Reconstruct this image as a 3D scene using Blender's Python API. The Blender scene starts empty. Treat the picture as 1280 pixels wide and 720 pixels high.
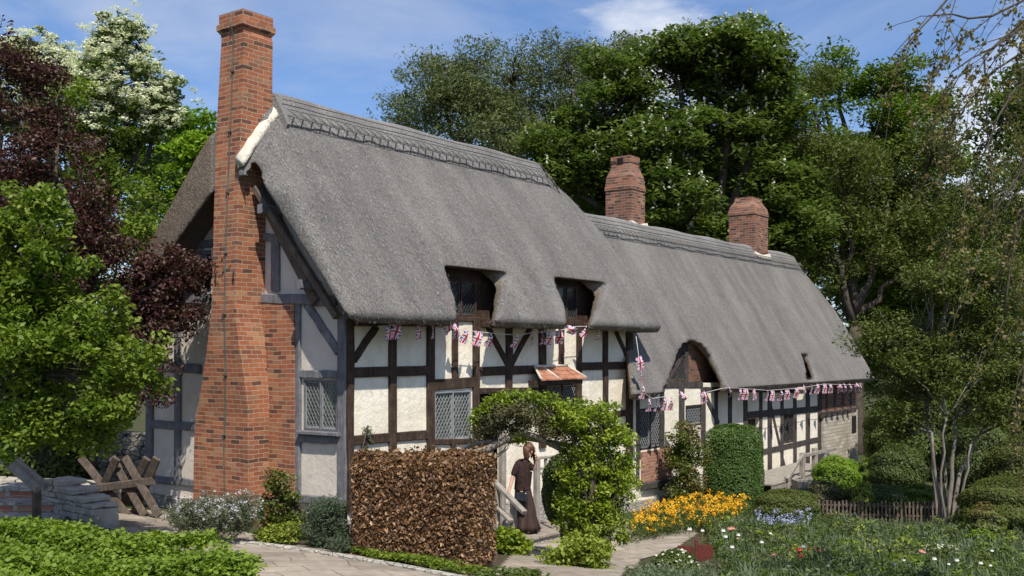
import bpy, bmesh, math, random
import numpy as np
from mathutils import Vector, Matrix
R = math.radians
rng = np.random.default_rng(7)
random.seed(7)
C = bpy.context.scene.collection
sc = bpy.context.scene

# ---------------------------------------------------------------- camera
# world frame: origin = near corner of the cottage, +X along the long front, +Y towards the back
RX, RY = .5934, -.8049          # camera right
FX_, FY_ = .8049, .5934         # camera forward
CAM = Vector((-11.36, -11.555, 2.4))
cd = bpy.data.cameras.new('camera'); cam = bpy.data.objects.new('camera', cd); C.objects.link(cam)
cam.location = CAM
cam.rotation_euler = (R(90), 0, math.atan2(FY_, FX_) - R(90))
cd.lens = 36; cd.sensor_width = 36; cd.shift_y = .0625
cd.clip_end = 2000; cd.clip_start = .1
sc.camera = cam

# ---------------------------------------------------------------- light
SUN = Vector((-.72, -1.0, 1.72)).normalized()
sd = bpy.data.lights.new('sun', 'SUN'); sun = bpy.data.objects.new('sun', sd); C.objects.link(sun)
sd.energy = 5.0; sd.angle = R(.55); sd.color = (1, .945, .85)
sun.rotation_euler = SUN.to_track_quat('Z', 'Y').to_euler()
sun.location = (0, 0, 40)
w = bpy.data.worlds.new('World'); sc.world = w; w.use_nodes = True
nt = w.node_tree; nt.nodes.clear()
N = nt.nodes.new; L = nt.links.new
sky = N('ShaderNodeTexSky'); sky.sky_type = 'NISHITA'; sky.sun_disc = False
sky.sun_elevation = math.asin(SUN.z); sky.sun_rotation = math.atan2(SUN.x, SUN.y)
sky.altitude = 50; sky.air_density = 1.0; sky.dust_density = .6; sky.ozone_density = 2.0
bg = N('ShaderNodeBackground'); bg.inputs[1].default_value = .07
out = N('ShaderNodeOutputWorld')
tc = N('ShaderNodeTexCoord')
mp = N('ShaderNodeMapping'); mp.inputs['Scale'].default_value = (1.0, 1.0, 3.2); mp.inputs['Rotation'].default_value = (0, .15, .4)
L(tc.outputs['Generated'], mp.inputs[0])
no = N('ShaderNodeTexNoise'); no.inputs['Scale'].default_value = 2.6; no.inputs['Detail'].default_value = 7; no.inputs['Roughness'].default_value = .58
no.inputs['Distortion'].default_value = .5
L(mp.outputs[0], no.inputs['Vector'])
cr = N('ShaderNodeValToRGB'); cr.color_ramp.elements[0].position = .40; cr.color_ramp.elements[1].position = .78
cr.color_ramp.elements[0].color = (0, 0, 0, 1); cr.color_ramp.elements[1].color = (.75, .75, .75, 1)
L(no.outputs[0], cr.inputs[0])
mx = N('ShaderNodeMix'); mx.data_type = 'RGBA'
tint = N('ShaderNodeMix'); tint.data_type = 'RGBA'; tint.blend_type = 'MULTIPLY'; tint.inputs[0].default_value = 1; tint.inputs[7].default_value = (1.28, 1.45, 1.78, 1)
L(sky.outputs[0], tint.inputs[6])
L(cr.outputs[0], mx.inputs[0]); L(tint.outputs[2], mx.inputs[6]); mx.inputs[7].default_value = (9.0, 9.6, 10.5, 1)
nrmv = N('ShaderNodeVectorMath'); nrmv.operation = 'NORMALIZE'; L(tc.outputs['Generated'], nrmv.inputs[0])
c0 = Vector((FX_ + .135 * RX, FY_ + .135 * RY, .283)).normalized()
def puff(cv, r0, r1, prev, sc_=9.):
    dv = N('ShaderNodeVectorMath'); dv.operation = 'DISTANCE'; L(nrmv.outputs[0], dv.inputs[0]); dv.inputs[1].default_value = cv
    n2 = N('ShaderNodeTexNoise'); n2.inputs['Scale'].default_value = sc_; n2.inputs['Detail'].default_value = 7; n2.inputs['Roughness'].default_value = .6; L(mp.outputs[0], n2.inputs['Vector'])
    ad_ = N('ShaderNodeMath'); ad_.operation = 'MULTIPLY_ADD'; ad_.inputs[1].default_value = -.16; L(n2.outputs[0], ad_.inputs[0]); L(dv.outputs['Value'], ad_.inputs[2])
    rp = N('ShaderNodeMapRange'); rp.inputs['From Min'].default_value = r0; rp.inputs['From Max'].default_value = r1; rp.inputs['To Min'].default_value = .85; rp.inputs['To Max'].default_value = 0; L(ad_.outputs[0], rp.inputs['Value'])
    m3 = N('ShaderNodeMix'); m3.data_type = 'RGBA'; L(rp.outputs[0], m3.inputs[0]); L(prev, m3.inputs[6]); m3.inputs[7].default_value = (11.5, 11.8, 12.4, 1); return m3.outputs[2]
sk = puff(c0, -.07, -.015, mx.outputs[2]); sk = puff(Vector((FX_ + .52 * RX, FY_ + .52 * RY, .19)).normalized(), -.03, .06, sk, 6.)
L(sk, bg.inputs[0]); L(bg.outputs[0], out.inputs[0])
sc.view_settings.view_transform = 'Standard'; sc.view_settings.look = 'None'
sc.view_settings.gamma = 1; sc.view_settings.exposure = .24
try: sc.view_settings.use_curve_mapping = False
except Exception: pass
try:
    sc.cycles.max_bounces = 6; sc.cycles.diffuse_bounces = 3; sc.cycles.glossy_bounces = 2
    sc.cycles.transmission_bounces = 4; sc.cycles.use_denoising = True
    sc.cycles.sample_clamp_indirect = 6
except Exception: pass

# ---------------------------------------------------------------- surveying: photo pixel -> point on a real plane
def ray(px, py):
    k = (px - 640) / 1280.; v = (440 - py) / 1280.
    return Vector((FX_ + k * RX, FY_ + k * RY, v))
def at_depth(px, py, d): return CAM + ray(px, py) * d
def on_y(px, py, Y=0.):
    r = ray(px, py); return CAM + r * ((Y - CAM.y) / r.y)
def on_x(px, py, X=0.):
    r = ray(px, py); return CAM + r * ((X - CAM.x) / r.x)
GK = np.array([(-40, 1.2), (-20, .9), (-11, .8), (-6, .1), (-3, -.12), (-1.5, -.28), (0, -.45), (1, -.6), (2, -.85), (3, -.97), (8, -1.15), (12, -1.35), (25, -1.5), (60, -1.5), (400, -1.5)])
def g(x, y=0):
    return float(np.interp(x, GK[:, 0], GK[:, 1]))
def gnp(x): return np.interp(x, GK[:, 0], GK[:, 1])
def on_ground(px, py):
    r = ray(px, py); t = 4.
    while t < 300:
        p = CAM + r * t
        if p.z <= g(p.x, p.y): return p
        t += .02
    return p
def base_at(px, d):
    p = at_depth(px, 440, d); p.z = g(p.x, p.y); return p

# ---------------------------------------------------------------- object helpers
def tag(o, label=None, cat=None, group=None, kind=None):
    if label: o['label'] = label
    if cat: o['category'] = cat
    if group: o['group'] = group
    if kind: o['kind'] = kind
    return o
def thing(name, label, cat, loc=(0, 0, 0), group=None, rz=0):
    o = bpy.data.objects.new(name, None); C.objects.link(o); o.location = loc; o.rotation_euler = (0, 0, rz)
    o.empty_display_size = .2
    return tag(o, label, cat, group)
def root_of(p):
    return p
def link_mesh(name, me, mats, parent=None, world=True):
    """verts are in world space; if a parent is given they are moved into its space"""
    o = bpy.data.objects.new(name, me); C.objects.link(o)
    for m in (mats if isinstance(mats, (list, tuple)) else [mats]): me.materials.append(m)
    if parent is not None:
        o.parent = parent
        if world:
            M = chain(parent).inverted()
            if M != Matrix.Identity(4): me.transform(M)
    return o
def chain(o):
    M = Matrix.LocRotScale(o.location, o.rotation_euler, o.scale)
    while o.parent is not None:
        o = o.parent; M = Matrix.LocRotScale(o.location, o.rotation_euler, o.scale) @ M
    return M
def np_mesh(name, V, F, smooth=False, matidx=None, attr=None):
    V = np.asarray(V, dtype=np.float32); F = np.asarray(F, dtype=np.int32)
    me = bpy.data.meshes.new(name); k = F.shape[1]
    me.vertices.add(len(V)); me.vertices.foreach_set('co', V.ravel())
    me.loops.add(F.size); me.loops.foreach_set('vertex_index', F.ravel())
    me.polygons.add(len(F)); me.polygons.foreach_set('loop_start', np.arange(0, F.size, k, dtype=np.int32))
    if smooth: me.polygons.foreach_set('use_smooth', np.ones(len(F), dtype=bool))
    if matidx is not None: me.polygons.foreach_set('material_index', np.asarray(matidx, dtype=np.int32))
    if attr is not None:
        a = me.attributes.new('rnd', 'FLOAT', 'FACE'); a.data.foreach_set('value', np.asarray(attr, dtype=np.float32))
    me.update(calc_edges=True)
    return me
def pad_quads(V, F): return V, F

class MB:
    """collects shapes; build() links them as ONE mesh object"""
    def __init__(s): s.v = []; s.f = []; s.sm = []; s.mi = []
    def add(s, vs, fs, smooth=False, mi=0):
        n = len(s.v); s.v += [tuple(v) for v in vs]; s.f += [tuple(i + n for i in f) for f in fs]; s.sm += [smooth] * len(fs); s.mi += [mi] * len(fs)
    def hexa(s, p, mi=0):   # p: 4 bottom ccw, 4 top ccw
        s.add(p, [(3, 2, 1, 0), (4, 5, 6, 7), (0, 1, 5, 4), (1, 2, 6, 5), (2, 3, 7, 6), (3, 0, 4, 7)], mi=mi)
    def box(s, a, b, mi=0):
        x0, y0, z0 = a; x1, y1, z1 = b
        s.hexa([(x0, y0, z0), (x1, y0, z0), (x1, y1, z0), (x0, y1, z0), (x0, y0, z1), (x1, y0, z1), (x1, y1, z1), (x0, y1, z1)], mi)
    def bar(s, p, q, w, h, up=(0, 0, 1), mi=0, jit=0., seg=1):
        """bevelled bar of width w (sideways) and height h, slightly irregular when jit>0"""
        p = Vector(p); q = Vector(q); d = (q - p); Ln = d.length; d.normalize()
        up = Vector(up); sd_ = d.cross(up)
        if sd_.length < 1e-4: sd_ = d.cross(Vector((0, 1, 0)))
        sd_.normalize(); u = sd_.cross(d).normalized()
        bv = min(w, h) * .16
        prof = [(-w/2 + bv, -h/2), (w/2 - bv, -h/2), (w/2, -h/2 + bv), (w/2, h/2 - bv), (w/2 - bv, h/2), (-w/2 + bv, h/2), (-w/2, h/2 - bv), (-w/2, -h/2 + bv)]
        vs = []; 
        for i in range(seg + 1):
            c = p + d * Ln * i / seg
            ja, jb, js = random.uniform(-jit, jit), random.uniform(-jit, jit), 1 + random.uniform(-jit, jit) * 2
            for a, b in prof: vs.append(c + sd_ * (a * js + ja) + u * (b + jb * .3))
        fs = []
        for i in range(seg):
            for k in range(8):
                a = i * 8 + k; b = i * 8 + (k + 1) % 8; fs.append((a, b, b + 8, a + 8))
        fs.append(tuple(range(7, -1, -1))); fs.append(tuple(seg * 8 + k for k in range(8)))
        s.add(vs, fs, mi=mi)
    def tube(s, pts, rad, n=8, mi=0, smooth=True):
        pts = [Vector(p) for p in pts]
        if not isinstance(rad, (list, tuple)): rad = [rad] * len(pts)
        vs = []; ref = None
        for i, p in enumerate(pts):
            d = (pts[min(i + 1, len(pts) - 1)] - pts[max(i - 1, 0)]).normalized()
            if ref is None: ref = d.orthogonal().normalized()
            a = (ref - d * ref.dot(d)); a = a.normalized() if a.length > 1e-5 else d.orthogonal().normalized(); ref = a
            b = d.cross(a)
            for k in range(n):
                t = 2 * math.pi * k / n; vs.append(p + (a * math.cos(t) + b * math.sin(t)) * rad[i])
        fs = []
        for i in range(len(pts) - 1):
            for k in range(n):
                fs.append((i*n + k, i*n + (k+1) % n, (i+1)*n + (k+1) % n, (i+1)*n + k))
        fs.append(tuple(range(n - 1, -1, -1))); fs.append(tuple((len(pts)-1)*n + k for k in range(n)))
        s.add(vs, fs, smooth, mi)
    def loft(s, rings, mi=0, smooth=False):
        n = len(rings[0]); vs = [v for r in rings for v in r]; fs = []
        for i in range(len(rings) - 1):
            for k in range(n): fs.append((i*n + k, i*n + (k+1) % n, (i+1)*n + (k+1) % n, (i+1)*n + k))
        fs.append(tuple(range(n - 1, -1, -1))); fs.append(tuple((len(rings)-1)*n + k for k in range(n)))
        s.add(vs, fs, smooth, mi)
    def blob(s, c, r, nu=10, nv=7, jit=0., mi=0):
        c = Vector(c); r = Vector(r) if not isinstance(r, (int, float)) else Vector((r, r, r))
        rings = []
        for j in range(1, nv):
            ph = math.pi * j / nv; 
            rings.append([c + Vector((r.x*math.sin(ph)*math.cos(2*math.pi*k/nu), r.y*math.sin(ph)*math.sin(2*math.pi*k/nu), -r.z*math.cos(ph))) * 1 + Vector([random.uniform(-jit, jit) for _ in range(3)]) for k in range(nu)])
        vs = [v for q in rings for v in q] + [c - Vector((0, 0, r.z)), c + Vector((0, 0, r.z))]
        nb = len(vs) - 2; fs = []
        for i in range(len(rings) - 1):
            for k in range(nu): fs.append((i*nu + k, i*nu + (k+1) % nu, (i+1)*nu + (k+1) % nu, (i+1)*nu + k))
        for k in range(nu):
            fs.append((nb, (k+1) % nu, k)); t = (len(rings)-1)*nu; fs.append((nb + 1, t + k, t + (k+1) % nu))
        s.add(vs, fs, True, mi)
    def mesh(s, name):
        me = bpy.data.meshes.new(name); me.from_pydata(s.v, [], s.f); me.update()
        me.polygons.foreach_set('use_smooth', s.sm); me.polygons.foreach_set('material_index', s.mi)
        bm = bmesh.new(); bm.from_mesh(me); bmesh.ops.recalc_face_normals(bm, faces=bm.faces); bm.to_mesh(me); bm.free()
        return me
    def build(s, name, mats, parent=None):
        return link_mesh(name, s.mesh(name), mats, parent)

def carve(name, base, cutters, voxel=0, smooth=0, extra=None):
    """boolean-subtract cutters from base, optionally remesh and smooth; returns a finished mesh"""
    o = bpy.data.objects.new('tmp', base); C.objects.link(o); tmp = [o]
    for c in cutters:
        co = bpy.data.objects.new('tmpc', c); C.objects.link(co); tmp.append(co)
        m = o.modifiers.new('b', 'BOOLEAN'); m.operation = 'DIFFERENCE'; m.solver = 'EXACT'; m.object = co
    if voxel:
        m = o.modifiers.new('r', 'REMESH'); m.mode = 'VOXEL'; m.voxel_size = voxel; m.use_smooth_shade = True
    if smooth:
        m = o.modifiers.new('s', 'SMOOTH'); m.iterations = smooth; m.factor = .6
    bpy.context.view_layer.update()
    dg = bpy.context.evaluated_depsgraph_get()
    me = bpy.data.meshes.new_from_object(o.evaluated_get(dg)); me.name = name
    for t in tmp: bpy.data.objects.remove(t)
    return me

# ---------------------------------------------------------------- materials
class Mat:
    def __init__(s, name, rough=.8, spec=.3):
        s.m = bpy.data.materials.new(name); s.m.use_nodes = True; s.t = s.m.node_tree
        s.b = s.t.nodes['Principled BSDF']; s.b.inputs['Roughness'].default_value = rough
        s.b.inputs['Specular IOR Level'].default_value = spec
    def n(s, ty, **kw):
        nd = s.t.nodes.new(ty)
        for k, v in kw.items():
            if hasattr(nd, k): setattr(nd, k, v)
        return nd
    def l(s, a, b): s.t.links.new(a, b)
    def coord(s, scale=(1, 1, 1), out='Object', rot=(0, 0, 0)):
        c = s.n('ShaderNodeTexCoord'); m = s.n('ShaderNodeMapping'); m.inputs['Scale'].default_value = scale; m.inputs['Rotation'].default_value = rot
        s.l(c.outputs[out], m.inputs[0]); return m.outputs[0]
    def noise(s, vec, scale, detail=4, rough=.55, dist=0):
        q = s.n('ShaderNodeTexNoise'); q.inputs['Scale'].default_value = scale; q.inputs['Detail'].default_value = detail
        q.inputs['Roughness'].default_value = rough; q.inputs['Distortion'].default_value = dist
        if vec is not None: s.l(vec, q.inputs['Vector'])
        return q.outputs[0]
    def ramp(s, fac, stops):
        r = s.n('ShaderNodeValToRGB'); e = r.color_ramp.elements
        while len(e) < len(stops): e.new(.5)
        for i, (p, c) in enumerate(stops):
            e[i].position = p; e[i].color = tuple(c) + (1,) if len(c) == 3 else c
        s.l(fac, r.inputs[0]); return r.outputs[0]
    def mix(s, fac, a, b, mode='MIX'):
        m = s.n('ShaderNodeMix'); m.data_type = 'RGBA'; m.blend_type = mode
        for i, v in ((0, fac), (6, a), (7, b)):
            if hasattr(v, 'is_output'): s.l(v, m.inputs[i])
            elif i == 0: m.inputs[0].default_value = v
            else: m.inputs[i].default_value = tuple(v) + (1,)
        return m.outputs[2]
    def col(s, c):
        if hasattr(c, 'is_output'): s.l(c, s.b.inputs['Base Color'])
        else: s.b.inputs['Base Color'].default_value = tuple(c) + (1,)
    def bump(s, h, dist=.02, strength=1., chainin=None):
        b = s.n('ShaderNodeBump'); b.inputs['Distance'].default_value = dist; b.inputs['Strength'].default_value = strength
        s.l(h, b.inputs['Height'])
        if chainin is not None: s.l(chainin, b.inputs['Normal'])
        s.l(b.outputs[0], s.b.inputs['Normal']); return b.outputs[0]

def mottled(name, c1, c2, scale=6, rough=.85, bump=.01, bscale=30, stretch=(1, 1, 1), spec=.25, c3=None):
    k = Mat(name, rough, spec); v = k.coord(stretch)
    f = k.noise(v, scale, 6, .62)
    st = [(.3, c1), (.7, c2)] if c3 is None else [(.28, c1), (.5, c2), (.72, c3)]
    k.col(k.ramp(f, st))
    if bump: k.bump(k.noise(v, bscale, 4, .6), bump)
    return k.m

def leafmat(name, cols, rough=.55, trans=.35, spec=.25):
    k = Mat(name, rough, spec)
    a = k.n('ShaderNodeAttribute'); a.attribute_name = 'rnd'
    n_ = len(cols)
    r = k.ramp(a.outputs['Fac'], [(i / max(1, n_ - 1), c) for i, c in enumerate(cols)])
    k.col(r)
    if trans > 0:
        tr = k.n('ShaderNodeBsdfTranslucent'); k.l(k.mix(1., r, (1.35, 1.5, .8), 'MULTIPLY'), tr.inputs[0])
        ms = k.n('ShaderNodeMixShader'); ms.inputs[0].default_value = trans
        o = k.t.nodes['Material Output']
        k.l(k.b.outputs[0], ms.inputs[1]); k.l(tr.outputs[0], ms.inputs[2]); k.l(ms.outputs[0], o.inputs[0])
    return k.m

def brickmat(name, cols, mortar, scale=1., dark=.5, bw=.215, bh=.074, stain=(.08, .05, .04)):
    k = Mat(name, .88, .15)
    c = k.n('ShaderNodeTexCoord'); sp = k.n('ShaderNodeSeparateXYZ'); k.l(c.outputs['Object'], sp.inputs[0])
    ad = k.n('ShaderNodeMath'); ad.operation = 'ADD'; k.l(sp.outputs[0], ad.inputs[0]); k.l(sp.outputs[1], ad.inputs[1])
    cb = k.n('ShaderNodeCombineXYZ'); k.l(ad.outputs[0], cb.inputs[0]); k.l(sp.outputs[2], cb.inputs[1])
    # gentle waviness of the courses
    nz = k.n('ShaderNodeTexNoise'); nz.inputs['Scale'].default_value = 2.2; nz.inputs['Detail'].default_value = 3; k.l(c.outputs['Object'], nz.inputs['Vector'])
    vm = k.n('ShaderNodeVectorMath'); vm.operation = 'SCALE'; vm.inputs['Scale'].default_value = .03; k.l(nz.outputs['Color'], vm.inputs[0])
    va = k.n('ShaderNodeVectorMath'); va.operation = 'ADD'; k.l(cb.outputs[0], va.inputs[0]); k.l(vm.outputs[0], va.inputs[1])
    vm.inputs['Scale'].default_value = .045; nz.inputs['Scale'].default_value = 3.
    def br(c1, c2, mo):
        b = k.n('ShaderNodeTexBrick'); b.offset = .5
        b.inputs['Scale'].default_value = 1; b.inputs['Brick Width'].default_value = bw; b.inputs['Row Height'].default_value = bh
        b.inputs['Mortar Size'].default_value = .0065; b.inputs['Mortar Smooth'].default_value = .25; b.inputs['Bias'].default_value = 0
        b.inputs['Color1'].default_value = tuple(c1) + (1,); b.inputs['Color2'].default_value = tuple(c2) + (1,); b.inputs['Mortar'].default_value = tuple(mo) + (1,)
        k.l(va.outputs[0], b.inputs['Vector']); return b
    b0 = br((0, 0, 0), (1, 1, 1), (.5, .5, .5))
    colr = k.ramp(b0.outputs[0], [(i / (len(cols) - 1), q) for i, q in enumerate(cols)])
    v = k.coord(); fine = k.noise(v, 45, 4, .6)
    colr = k.mix(.5, colr, k.ramp(fine, [(.3, (.55, .52, .5)), (.7, (1.25, 1.2, 1.15))]), 'MULTIPLY')
    big = k.noise(v, 1.7, 5, .6)
    colr = k.mix(k.ramp(big, [(.5, (0, 0, 0)), (.72, (dark, dark, dark))]), colr, stain)
    colr = k.mix(b0.outputs['Fac'], colr, mortar)
    k.col(colr)
    iv = k.n('ShaderNodeMath'); iv.operation = 'SUBTRACT'; iv.inputs[0].default_value = 1; k.l(b0.outputs['Fac'], iv.inputs[1])
    n1 = k.bump(iv.outputs[0], .012, .9); k.bump(fine, .006, .7, n1)
    return k.m

def stonemat(name, cols, mortar, sc_=(4, 4, 8)):
    k = Mat(name, .9, .15); v = k.coord(sc_)
    vo = k.n('ShaderNodeTexVoronoi'); vo.feature = 'F1'; vo.inputs['Scale'].default_value = 1; k.l(v, vo.inputs['Vector'])
    ve = k.n('ShaderNodeTexVoronoi'); ve.feature = 'DISTANCE_TO_EDGE'; ve.inputs['Scale'].default_value = 1; k.l(v, ve.inputs['Vector'])
    sp = k.n('ShaderNodeSeparateColor'); k.l(vo.outputs['Color'], sp.inputs[0])
    c = k.ramp(sp.outputs[0], [(i / (len(cols) - 1), q) for i, q in enumerate(cols)])
    fine = k.noise(k.coord(), 30, 5, .65)
    c = k.mix(.6, c, k.ramp(fine, [(.3, (.6, .6, .6)), (.7, (1.3, 1.3, 1.3))]), 'MULTIPLY')
    e = k.ramp(ve.outputs['Distance'], [(.02, (0, 0, 0)), (.09, (1, 1, 1))])
    k.col(k.mix(e, mortar, c)); n1 = k.bump(e, .03, .8); k.bump(fine, .012, .8, n1)
    return k.m

def thatchmat(name, c1, c2, c3, stretch=1.):
    k = Mat(name, .95, .08)
    v = k.coord((1, 1, 1))
    f0 = k.noise(k.coord((48, 9, 9)), 2.1, 5, .72)       # straw strands running down the slope
    fa = k.noise(k.coord((44, 24, 24)), 2.2, 5, .75)
    mm = k.n('ShaderNodeMath'); mm.operation = 'MULTIPLY_ADD'; mm.inputs[1].default_value = .55; k.l(f0, mm.inputs[0]); m5 = k.n('ShaderNodeMath'); m5.operation = 'MULTIPLY'; m5.inputs[1].default_value = .45; k.l(fa, m5.inputs[0]); k.l(m5.outputs[0], mm.inputs[2]); f1 = mm.outputs[0]
    f2 = k.noise(k.coord((1.6, .45, .3)), 1.0, 6, .62)      # weather streaks down the slope
    f3 = k.noise(v, 1.1, 5, .6)
    f4 = k.noise(v, 26, 3, .7)
    c = k.ramp(f1, [(.36, c1), (.5, c2), (.65, c3)])
    c = k.mix(.8, c, k.ramp(f2, [(.35, (.74, .73, .74)), (.65, (1.16, 1.15, 1.12))]), 'MULTIPLY')
    c = k.mix(.6, c, k.ramp(f3, [(.35, (.84, .83, .83)), (.7, (1.12, 1.12, 1.13))]), 'MULTIPLY')
    k.col(c)
    n1 = k.bump(f1, .05, 1.); n2 = k.bump(f4, .03, 1., n1); k.bump(f2, .05, .5, n2)
    return k.m

M = {}
M['thatch'] = thatchmat('thatch', (.115, .107, .099), (.235, .223, .208), (.43, .41, .385))
M['thatch_ridge'] = thatchmat('ridge_thatch', (.15, .145, .14), (.29, .28, .27), (.50, .485, .465))
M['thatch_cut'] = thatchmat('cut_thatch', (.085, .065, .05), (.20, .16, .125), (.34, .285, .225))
M['rod'] = mottled('hazel_rod', (.11, .10, .09), (.2, .185, .17), 20, .9, .004)
M['plaster'] = mottled('cream_plaster', (.66, .60, .48), (.80, .75, .64), 1.6, .9, .012, 9, c3=(.84, .80, .70))
k = Mat('cream_plaster_stained', .92, .15); v = k.coord(); f = k.noise(v, 1.6, 6, .6); f2 = k.noise(k.coord((5, 5, .7)), 1.2, 6, .65); f3 = k.noise(v, 9, 5, .6)
c_ = k.ramp(f, [(.3, (.66, .59, .46)), (.5, (.79, .72, .59)), (.7, (.84, .785, .67))]); c_ = k.mix(k.ramp(f2, [(.52, (0, 0, 0)), (.75, (.45, .45, .45))]), c_, (.50, .43, .33))
c_ = k.mix(.35, c_, k.ramp(f3, [(.35, (.85, .84, .82)), (.6, (1.05, 1.05, 1.05))]), 'MULTIPLY'); k.col(c_); n1 = k.bump(f3, .02, .8); k.bump(f, .05, .6, n1); M['plaster'] = k.m
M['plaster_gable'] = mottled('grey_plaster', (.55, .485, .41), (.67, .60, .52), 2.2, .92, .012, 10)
def timber(name, a, b, c):
    k = Mat(name, .85, .2); v = k.coord((3, 3, 3)); f = k.noise(k.coord((22, 22, 2.2)), 1.3, 6, .65); f2 = k.noise(v, 2, 5, .6); f3 = k.noise(v, 14, 4, .6)
    q = k.mix(.5, k.ramp(f, [(.3, a), (.5, b), (.72, c)]), k.ramp(f2, [(.3, a), (.5, b), (.75, c)]))
    q = k.mix(k.ramp(f3, [(.55, (0, 0, 0)), (.75, (.6, .6, .6))]), q, c)
    k.col(q); k.bump(f, .02, .9); return k.m
M['timber'] = timber('dark_oak', (.018, .012, .009), (.048, .030, .022), (.125, .085, .062))
M['timber_low'] = timber('grey_black_oak', (.022, .018, .016), (.06, .050, .045), (.14, .12, .11))
M['timber_grey'] = timber('weathered_oak', (.075, .074, .08), (.155, .153, .165), (.27, .268, .28))
M['timber_pale'] = timber('silvered_oak', (.15, .13, .11), (.28, .25, .215), (.42, .38, .335))
M['timber_mid'] = timber('brown_oak', (.05, .038, .03), (.12, .09, .07), (.22, .17, .135))
M['brick'] = brickmat('red_brick', [(.10, .055, .042), (.24, .09, .052), (.36, .13, .065), (.27, .10, .058), (.42, .165, .08), (.31, .11, .058), (.42, .22, .12), (.18, .085, .058)], (.40, .31, .22), dark=.65)
M['brick_dark'] = brickmat('sooty_brick', [(.06, .04, .034), (.20, .085, .055), (.34, .125, .075), (.25, .12, .08), (.13, .07, .055), (.38, .20, .13)], (.33, .28, .22), dark=.8)
M['brick_brown'] = brickmat('dull_brown_brick', [(.09, .055, .045), (.17, .085, .06), (.22, .11, .08), (.14, .08, .06)], (.17, .14, .115), dark=.5)
M['brick_pink'] = brickmat('plinth_brick', [(.26, .12, .08), (.42, .19, .12), (.36, .15, .10), (.5, .3, .2)], (.42, .36, .30), dark=.3)
M['stone'] = stonemat('rubble_stone', [(.30, .28, .24), (.46, .43, .37), (.38, .36, .31), (.52, .49, .43)], (.30, .275, .235), (6.5, 6.5, 17))
M['stone_pale'] = brickmat('pale_coursed_stone', [(.34, .30, .24), (.50, .46, .39), (.42, .38, .31), (.56, .52, .45), (.38, .33, .26)], (.26, .23, .19), dark=.35, bw=.34, bh=.115)
M['stone_dry'] = stonemat('dry_stone', [(.22, .19, .15), (.40, .35, .28), (.33, .29, .23), (.46, .42, .35)], (.03, .026, .02), (3.5, 3.5, 12))
k = Mat('paving_stone', .9, .2); c_ = k.coord((1, 1, 0), rot=(0, 0, .5))
nz_ = k.n('ShaderNodeTexNoise'); nz_.inputs['Scale'].default_value = 1.3; nz_.inputs['Detail'].default_value = 3; k.l(c_, nz_.inputs['Vector'])
vm_ = k.n('ShaderNodeVectorMath'); vm_.operation = 'SCALE'; vm_.inputs['Scale'].default_value = .28; k.l(nz_.outputs['Color'], vm_.inputs[0])
va_ = k.n('ShaderNodeVectorMath'); va_.operation = 'ADD'; k.l(c_, va_.inputs[0]); k.l(vm_.outputs[0], va_.inputs[1])
b_ = k.n('ShaderNodeTexBrick'); b_.offset = .37; b_.squash = 1.4; b_.squash_frequency = 3
for a_, q_ in (('Scale', 1), ('Brick Width', .62), ('Row Height', .40), ('Mortar Size', .012), ('Mortar Smooth', .4), ('Bias', 0)): b_.inputs[a_].default_value = q_
b_.inputs['Color1'].default_value = (.25, .215, .18, 1); b_.inputs['Color2'].default_value = (.36, .315, .265, 1); b_.inputs['Mortar'].default_value = (.16, .14, .105, 1)
k.l(va_.outputs[0], b_.inputs['Vector']); f_ = k.noise(k.coord(), 5, 7, .68); f2_ = k.noise(k.coord(), .9, 5, .6)
q_ = k.mix(.75, b_.outputs[0], k.ramp(f_, [(.3, (.68, .66, .63)), (.7, (1.25, 1.24, 1.22))]), 'MULTIPLY')
k.col(k.mix(.6, q_, k.ramp(f2_, [(.35, (.75, .76, .74)), (.65, (1.15, 1.12, 1.08))]), 'MULTIPLY')); k.bump(f_, .012, .8); M['flag'] = k.m
M['mortar'] = mottled('lime_mortar', (.46, .41, .33), (.70, .64, .54), 9, .9, .01)
M['tile'] = mottled('clay_tile', (.16, .075, .05), (.36, .15, .09), 7, .85, .01, c3=(.42, .26, .18))
M['lead'] = mottled('lead', (.17, .18, .19), (.30, .31, .32), 12, .5, 0, spec=.5)
M['lead_dark'] = mottled('dark_lead', (.03, .032, .035), (.08, .08, .085), 12, .5, 0, spec=.5)
M['iron'] = mottled('iron', (.02, .02, .022), (.06, .055, .05), 12, .6, .003, spec=.4)
M['cable'] = mottled('copper_cable', (.04, .055, .05), (.10, .14, .12), 3, .6, 0)
M['void'] = mottled('painted_dark_inside', (.01, .009, .008), (.02, .018, .016), 3, 1, 0)  # near-black colour stands for the unlit inside of rooms and openings
M['linen'] = mottled('curtain', (.30, .33, .27), (.46, .48, .40), 4, .9, .01, 3, (6, 6, .4))
M['soil'] = mottled('soil', (.05, .035, .025), (.12, .09, .065), 7, 1, .03, 22)
M['grass'] = mottled('turf', (.035, .055, .018), (.07, .10, .03), 1.2, 1, .05, 30)
M['bark'] = timber('bark', (.03, .024, .018), (.075, .06, .045), (.15, .125, .10))
M['bark_pale'] = timber('pale_bark', (.12, .095, .07), (.24, .20, .155), (.36, .31, .25))
k = Mat('window_glass', .06, .6); k.col((.018, .022, .024)); v = k.coord(); k.bump(k.noise(v, 7, 2), .006, .5); M['glass'] = k.m
k = Mat('window_glass_clear', .06, .5); k.col((.012, .02, .014)); k.b.inputs['Transmission Weight'].default_value = 0; k.bump(k.noise(k.coord(), 7, 2), .006, .5); M['glass2'] = k.m
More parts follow.
